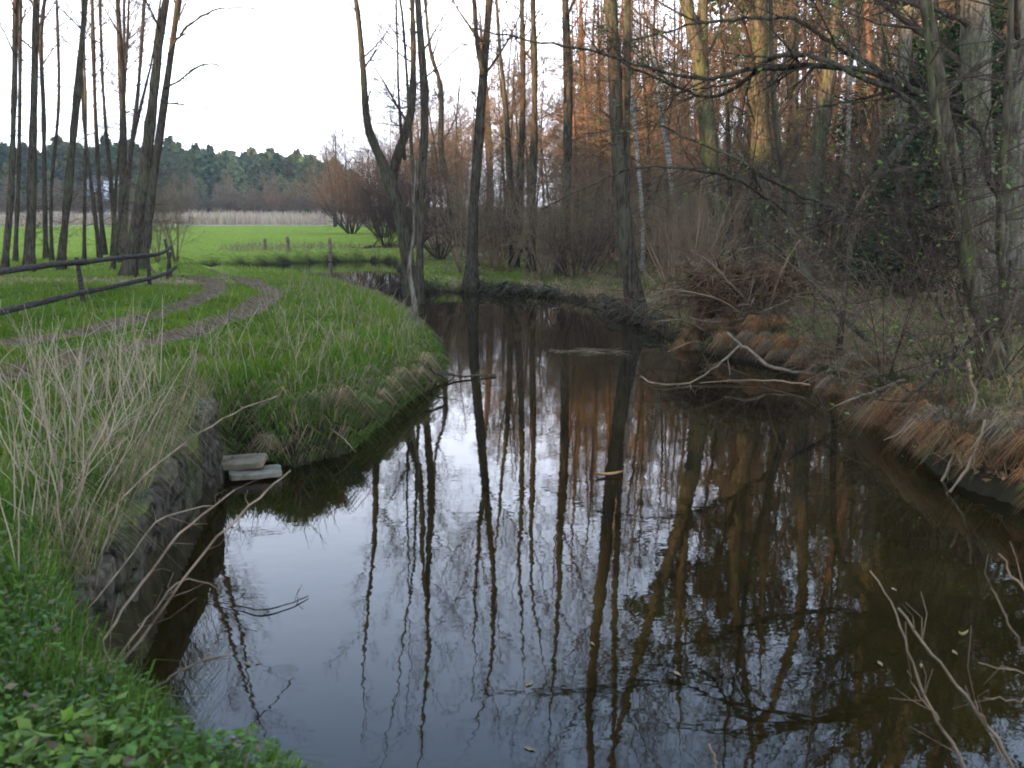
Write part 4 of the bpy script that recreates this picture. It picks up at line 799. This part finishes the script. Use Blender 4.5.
for i, (a, b, lb) in enumerate((((705, 330), (655, 322), "bent twig leaning left from the mound over the water"), ((715, 345), (668, 352), "twig fan leaning left from the mound, close above the water"), ((830, 330), (880, 300), "thin twig rising right of the mound"), ((770, 300), (800, 240), "upright dead stem on top of the mound"), ((745, 300), (690, 250), "long dead stem leaning left on top of the mound"))):
    fallen(lb, [(a[0], a[1], 4, 0), ((a[0]+b[0])/2, (a[1]+b[1])/2-6, 3, 0), (b[0], b[1], 2, 0)], "twig_grey", Y=[17.2, 17, 16.8], group="twigs of the root mound", side=6)
fallen("dark forked branch lying on the water off the tip of the left bank", [(398, 392, 4, .25), (425, 382, 5, .12), (442, 372, 5, .12), (458, 376, 4, .05), (496, 375, 3, .02)], "alder", side=3)
fallen("dead branch jutting from the tip of the left bank", [(405, 350, 4, .5), (425, 366, 5, .35), (447, 378, 4, .2)], "alder", side=2)
fallen("pale drooping twig reaching down the left bank to the water", [(402, 388, 2, .35), (370, 408, 2.5, .3), (345, 420, 2, .25)], "twig_pale", side=1)
fallen("grey broken twig touching the water below the left bank", [(330, 428, 2, .28), (345, 440, 2.5, .15), (356, 452, 2, .02)], "twig_pale", side=2)
fallen("thin dark twig floating towards mid river by the wall", [(204, 600, 1.2, .01), (240, 606, 2.2, .02), (262, 610, 3, .02), (290, 604, 2.5, .015), (308, 596, 2, .01)], "alder", side=3, name="floating_twig", cat="twig")
GLg = "fallen logs in the wood"
fallen("mossy fallen log behind the medium tree", [(500, 246, 5, 0), (530, 247, 7, 0), (552, 250, 6, 0)], "grey", Y=39, group=GLg, side=2, name="fallen_log", cat="log")
fallen("pale fallen log lying left of the thick double tree", [(566, 247, 6, 0), (585, 251, 7, 0), (600, 254, 6, 0)], "grey", Y=36, group=GLg, side=1, name="fallen_log", cat="log")
fallen("bleached thin log on the green patch at the foot of the grey trunk", [(916, 293, 4, 0), (935, 294, 4, 0), (954, 297, 3, 0)], "twig_pale", Y=17.2, group=GLg, side=0, name="fallen_log", cat="log")
fallen("dark fallen trunk lying across the far end of the backwater", [(336, 250, 3, .4), (355, 249, 4, .4), (380, 247, 5, .4), (405, 244, 6, .4)], "twig", Y=49.5, side=5, group=GLg, name="fallen_log", cat="log")
# undercut root mat below the sturdy tree
def build_rootmat(px0, px1, v0, v1, label):
    a = np.array(gp(px0, v0)); b = np.array(gp(px1, v1)); o = thing("root_mat", (a+b)/2, label, "roots"); t = Tubes(); m = (a+b)/2
    for i in range(170):
        f = R.random(); p = a+(b-a)*f+np.array([0, R.uniform(-.15, .25), R.uniform(.12, .4)])-m; e = p+np.array([R.gauss(0, .35), -R.uniform(.05, .35), -R.uniform(.1, .4)]); q = (p+e)/2+np.array([0, -.08, .06]); r = R.uniform(.006, .03); t.add([p, q, e], [r, r*.8, r*.35], 5)
    link("roots", t.mesh("roots"), M["alder"], o)
build_rootmat(466, 560, 291, 298, "dark tangled roots hanging to the water right of the sturdy tree")
build_rootmat(402, 430, 292, 293, "reddish roots at the waterline under the forked tree")
build_rootmat(600, 665, 306, 333, "roots along the water around the foot of the thick double tree")
# floating things
def build_float():
    GF_ = "small specks of leaf litter floating on the river"; first = None; n = 0
    while n < 28:
        u = R.uniform(230, 1010); v = R.uniform(330, 750); p = gp(u, v)
        if float(sriv(np.array([p[0]]), np.array([p[1]]))[0]) > -.1: continue
        if first is None:
            V = [(math.cos(a)*(.03 if i % 2 else .045), math.sin(a)*.02, .006+.004*(i % 2)) for i, a in enumerate(np.arange(8)*math.pi/4)]+[(0, 0, .004)]
            first = link("floating_leaf", mkmesh("floating_leaf", V, None, [(i, (i+1) % 8, 8) for i in range(8)]), plain("litter_speck", (.10, .07, .035), (.30, .21, .11), 15)); tag(first, "tiny brown leaf speck afloat on the open water", "leaf", GF_); o = first
        else: o = first.copy(); sc.collection.objects.link(o)
        k = R.uniform(.25, .9); o.location = p; o.scale = (k, k*R.uniform(.5, 1), k); o.rotation_euler = (0, 0, R.uniform(0, 6)); n += 1
    build_float_2()
def build_float_2():
    t = Tubes(); c = gp(582, 352); o = thing("floating_twigs", c, "raft of floating twigs on the middle of the river", "twigs")
    for i in range(34): x = R.gauss(0, .5); y = R.gauss(0, .2); a = R.gauss(0, .5); l_ = R.uniform(.15, .5); t.add([(x, y, .004), (x+math.cos(a)*l_/2, y+math.sin(a)*l_/2, R.uniform(.005, .04)), (x+math.cos(a)*l_, y+math.sin(a)*l_, .004)], [.0045, .004, .002], 4)
    link("twigs", t.mesh("twigs"), M["twig_pale"], o)
    for (u, v, s, c_, lb) in ((609, 476, .13, (.34, .17, .07), "curled orange brown leaf floating in mid river"), (963, 637, .03, (.4, .3, .12), "tiny yellow leaf floating on the dark water at the right")):
        p = gp(u, v); V = []; n = 9
        for i in range(n):
            f = i/(n-1); wd_ = .28*math.sin(math.pi*min(max(f, .03), .97))**.8*s*2.2*.5
            for k in (-1, -.5, 0, .5, 1): V.append(((f-.5)*s*2.2, k*wd_, .008+abs(k)*.018+.02*(f-.5)**2*4))
        Q = [(i*5+k, i*5+k+1, (i+1)*5+k+1, (i+1)*5+k) for i in range(n-1) for k in range(4)]; o = link("floating_leaf", mkmesh("floating_leaf", V, Q, smooth=True), plain("dead_leaf", tuple(.7*q for q in c_), c_, 20), None, p); o.rotation_euler = (0, 0, .25); tag(o, lb, "leaf", "leaves floating on the river")
build_float()
# ------------------------------------------------------------------ near twigs
def cane(label, lst, mat, name, cat, side=2):
    P0 = dp(lst[0][0][0], lst[0][0][1], lst[0][0][3]); o = thing(name, P0, label, cat)
    for st in lst:
        t = Tubes(); P = [np.append(dp(u, v, Y), wpx*.62*Y/F/2) for u, v, wpx, Y in st]; P = resample(smoothline(P, 4), 4*len(P)); P[:, :3] -= P0; P[:, :3] += rs.randn(len(P), 3)*.004; t.add(P[:, :3], np.maximum(P[:, 3], .0012), 6)
        for i in range(side): k = R.randrange(3, len(P)); d = P[k, :3]-P[k-1, :3]; d /= np.linalg.norm(d)+1e-9; e = rot_to(d, R.uniform(0, 6.28), .7); q = P[k, :3]; l_ = R.uniform(.08, .3); t.add([q, q+e*l_*.5+rs.randn(3)*.01, q+e*l_+rs.randn(3)*.02], [max(P[k, 3]*.6, .0012), .0014, .001], 4)
        link("stem", t.mesh("stem"), mat, o)
    return o
cane("tangle of pale arching bramble canes over the stone wall", [
    [(90, 700, 4, 3.9), (140, 640, 5, 4.1), (190, 570, 4, 4.3), (235, 520, 4, 4.5), (290, 470, 3, 5.0)],
    [(85, 665, 5, 3.8), (130, 600, 5, 4.2), (180, 535, 4, 4.6), (235, 490, 3, 5.0)],
    [(120, 700, 4, 3.6), (150, 690, 4, 3.7), (190, 665, 4, 3.8), (230, 655, 3, 3.9)],
    [(70, 560, 3, 4.4), (120, 500, 3.5, 4.9), (175, 450, 3, 5.6), (240, 410, 2.5, 6.4), (280, 395, 2, 7)],
    [(130, 720, 4, 3.4), (110, 660, 4, 3.5), (98, 630, 3, 3.6)],
    [(60, 640, 3, 4.0), (120, 570, 3, 4.5), (160, 520, 3, 5.0), (215, 505, 2, 5.4)],
    [(95, 690, 4, 3.8), (170, 590, 3, 4.3), (200, 580, 3, 4.4), (220, 590, 2, 4.4)]], M["cane"], "bramble", "bramble", 5)
cane("upright pale dead weed stems rising from the left bank", [
    [(60, 600, 4, 4.6), (75, 520, 3.5, 4.7), (90, 450, 3, 4.8), (120, 400, 2, 4.9)], [(70, 610, 4, 4.4), (62, 540, 3.5, 4.4), (50, 470, 3, 4.5), (30, 430, 2, 4.6)],
    [(95, 590, 5, 4.5), (102, 550, 4, 4.5), (118, 505, 3, 4.6), (126, 470, 2, 4.6)], [(55, 570, 4, 4.8), (58, 500, 4, 4.9), (66, 440, 3, 5.0), (60, 395, 2, 5.1)], [(20, 560, 4, 5), (28, 480, 3, 5.1), (16, 400, 2, 5.2)]], M["twig_pale"], "dead_weed", "weed", 4)
cane("forked dry twig standing out of the water at the lower right", [
    [(975, 790, 7, 3.0), (955, 745, 6, 3.05), (925, 700, 5, 3.1), (895, 610, 3, 3.2), (870, 572, 2, 3.3)], [(1015, 775, 7, 3.0), (985, 720, 6, 3.05), (940, 665, 5, 3.1), (898, 608, 4, 3.2)],
    [(940, 720, 3, 3.05), (915, 690, 2.5, 3.1), (908, 668, 2, 3.1)], [(1005, 765, 3, 3), (990, 735, 3, 3), (975, 700, 2, 3)]], M["cane"], "dry_twig", "twig", 3)
cane("dry stems leaning in from the right edge above the water", [
    [(1060, 690, 4, 3.2), (1024, 650, 4, 3.25), (995, 595, 3, 3.3), (990, 590, 2, 3.3)], [(1060, 620, 4, 3.3), (1024, 590, 4, 3.35), (1000, 555, 3, 3.4)], [(1060, 684, 3, 3.1), (1024, 673, 3, 3.1), (980, 664, 2, 3.1)], [(1060, 704, 3, 3), (1024, 700, 3, 3), (985, 700, 2, 3)]], M["cane"], "dry_twig", "twig", 1)
cane("single short dead reed tip poking up at the bottom edge", [[(716, 785, 6, 3.1), (716, 760, 5, 3.1), (708, 745, 4, 3.1)]], M["twig_pale"], "dead_reed", "reed", 0)
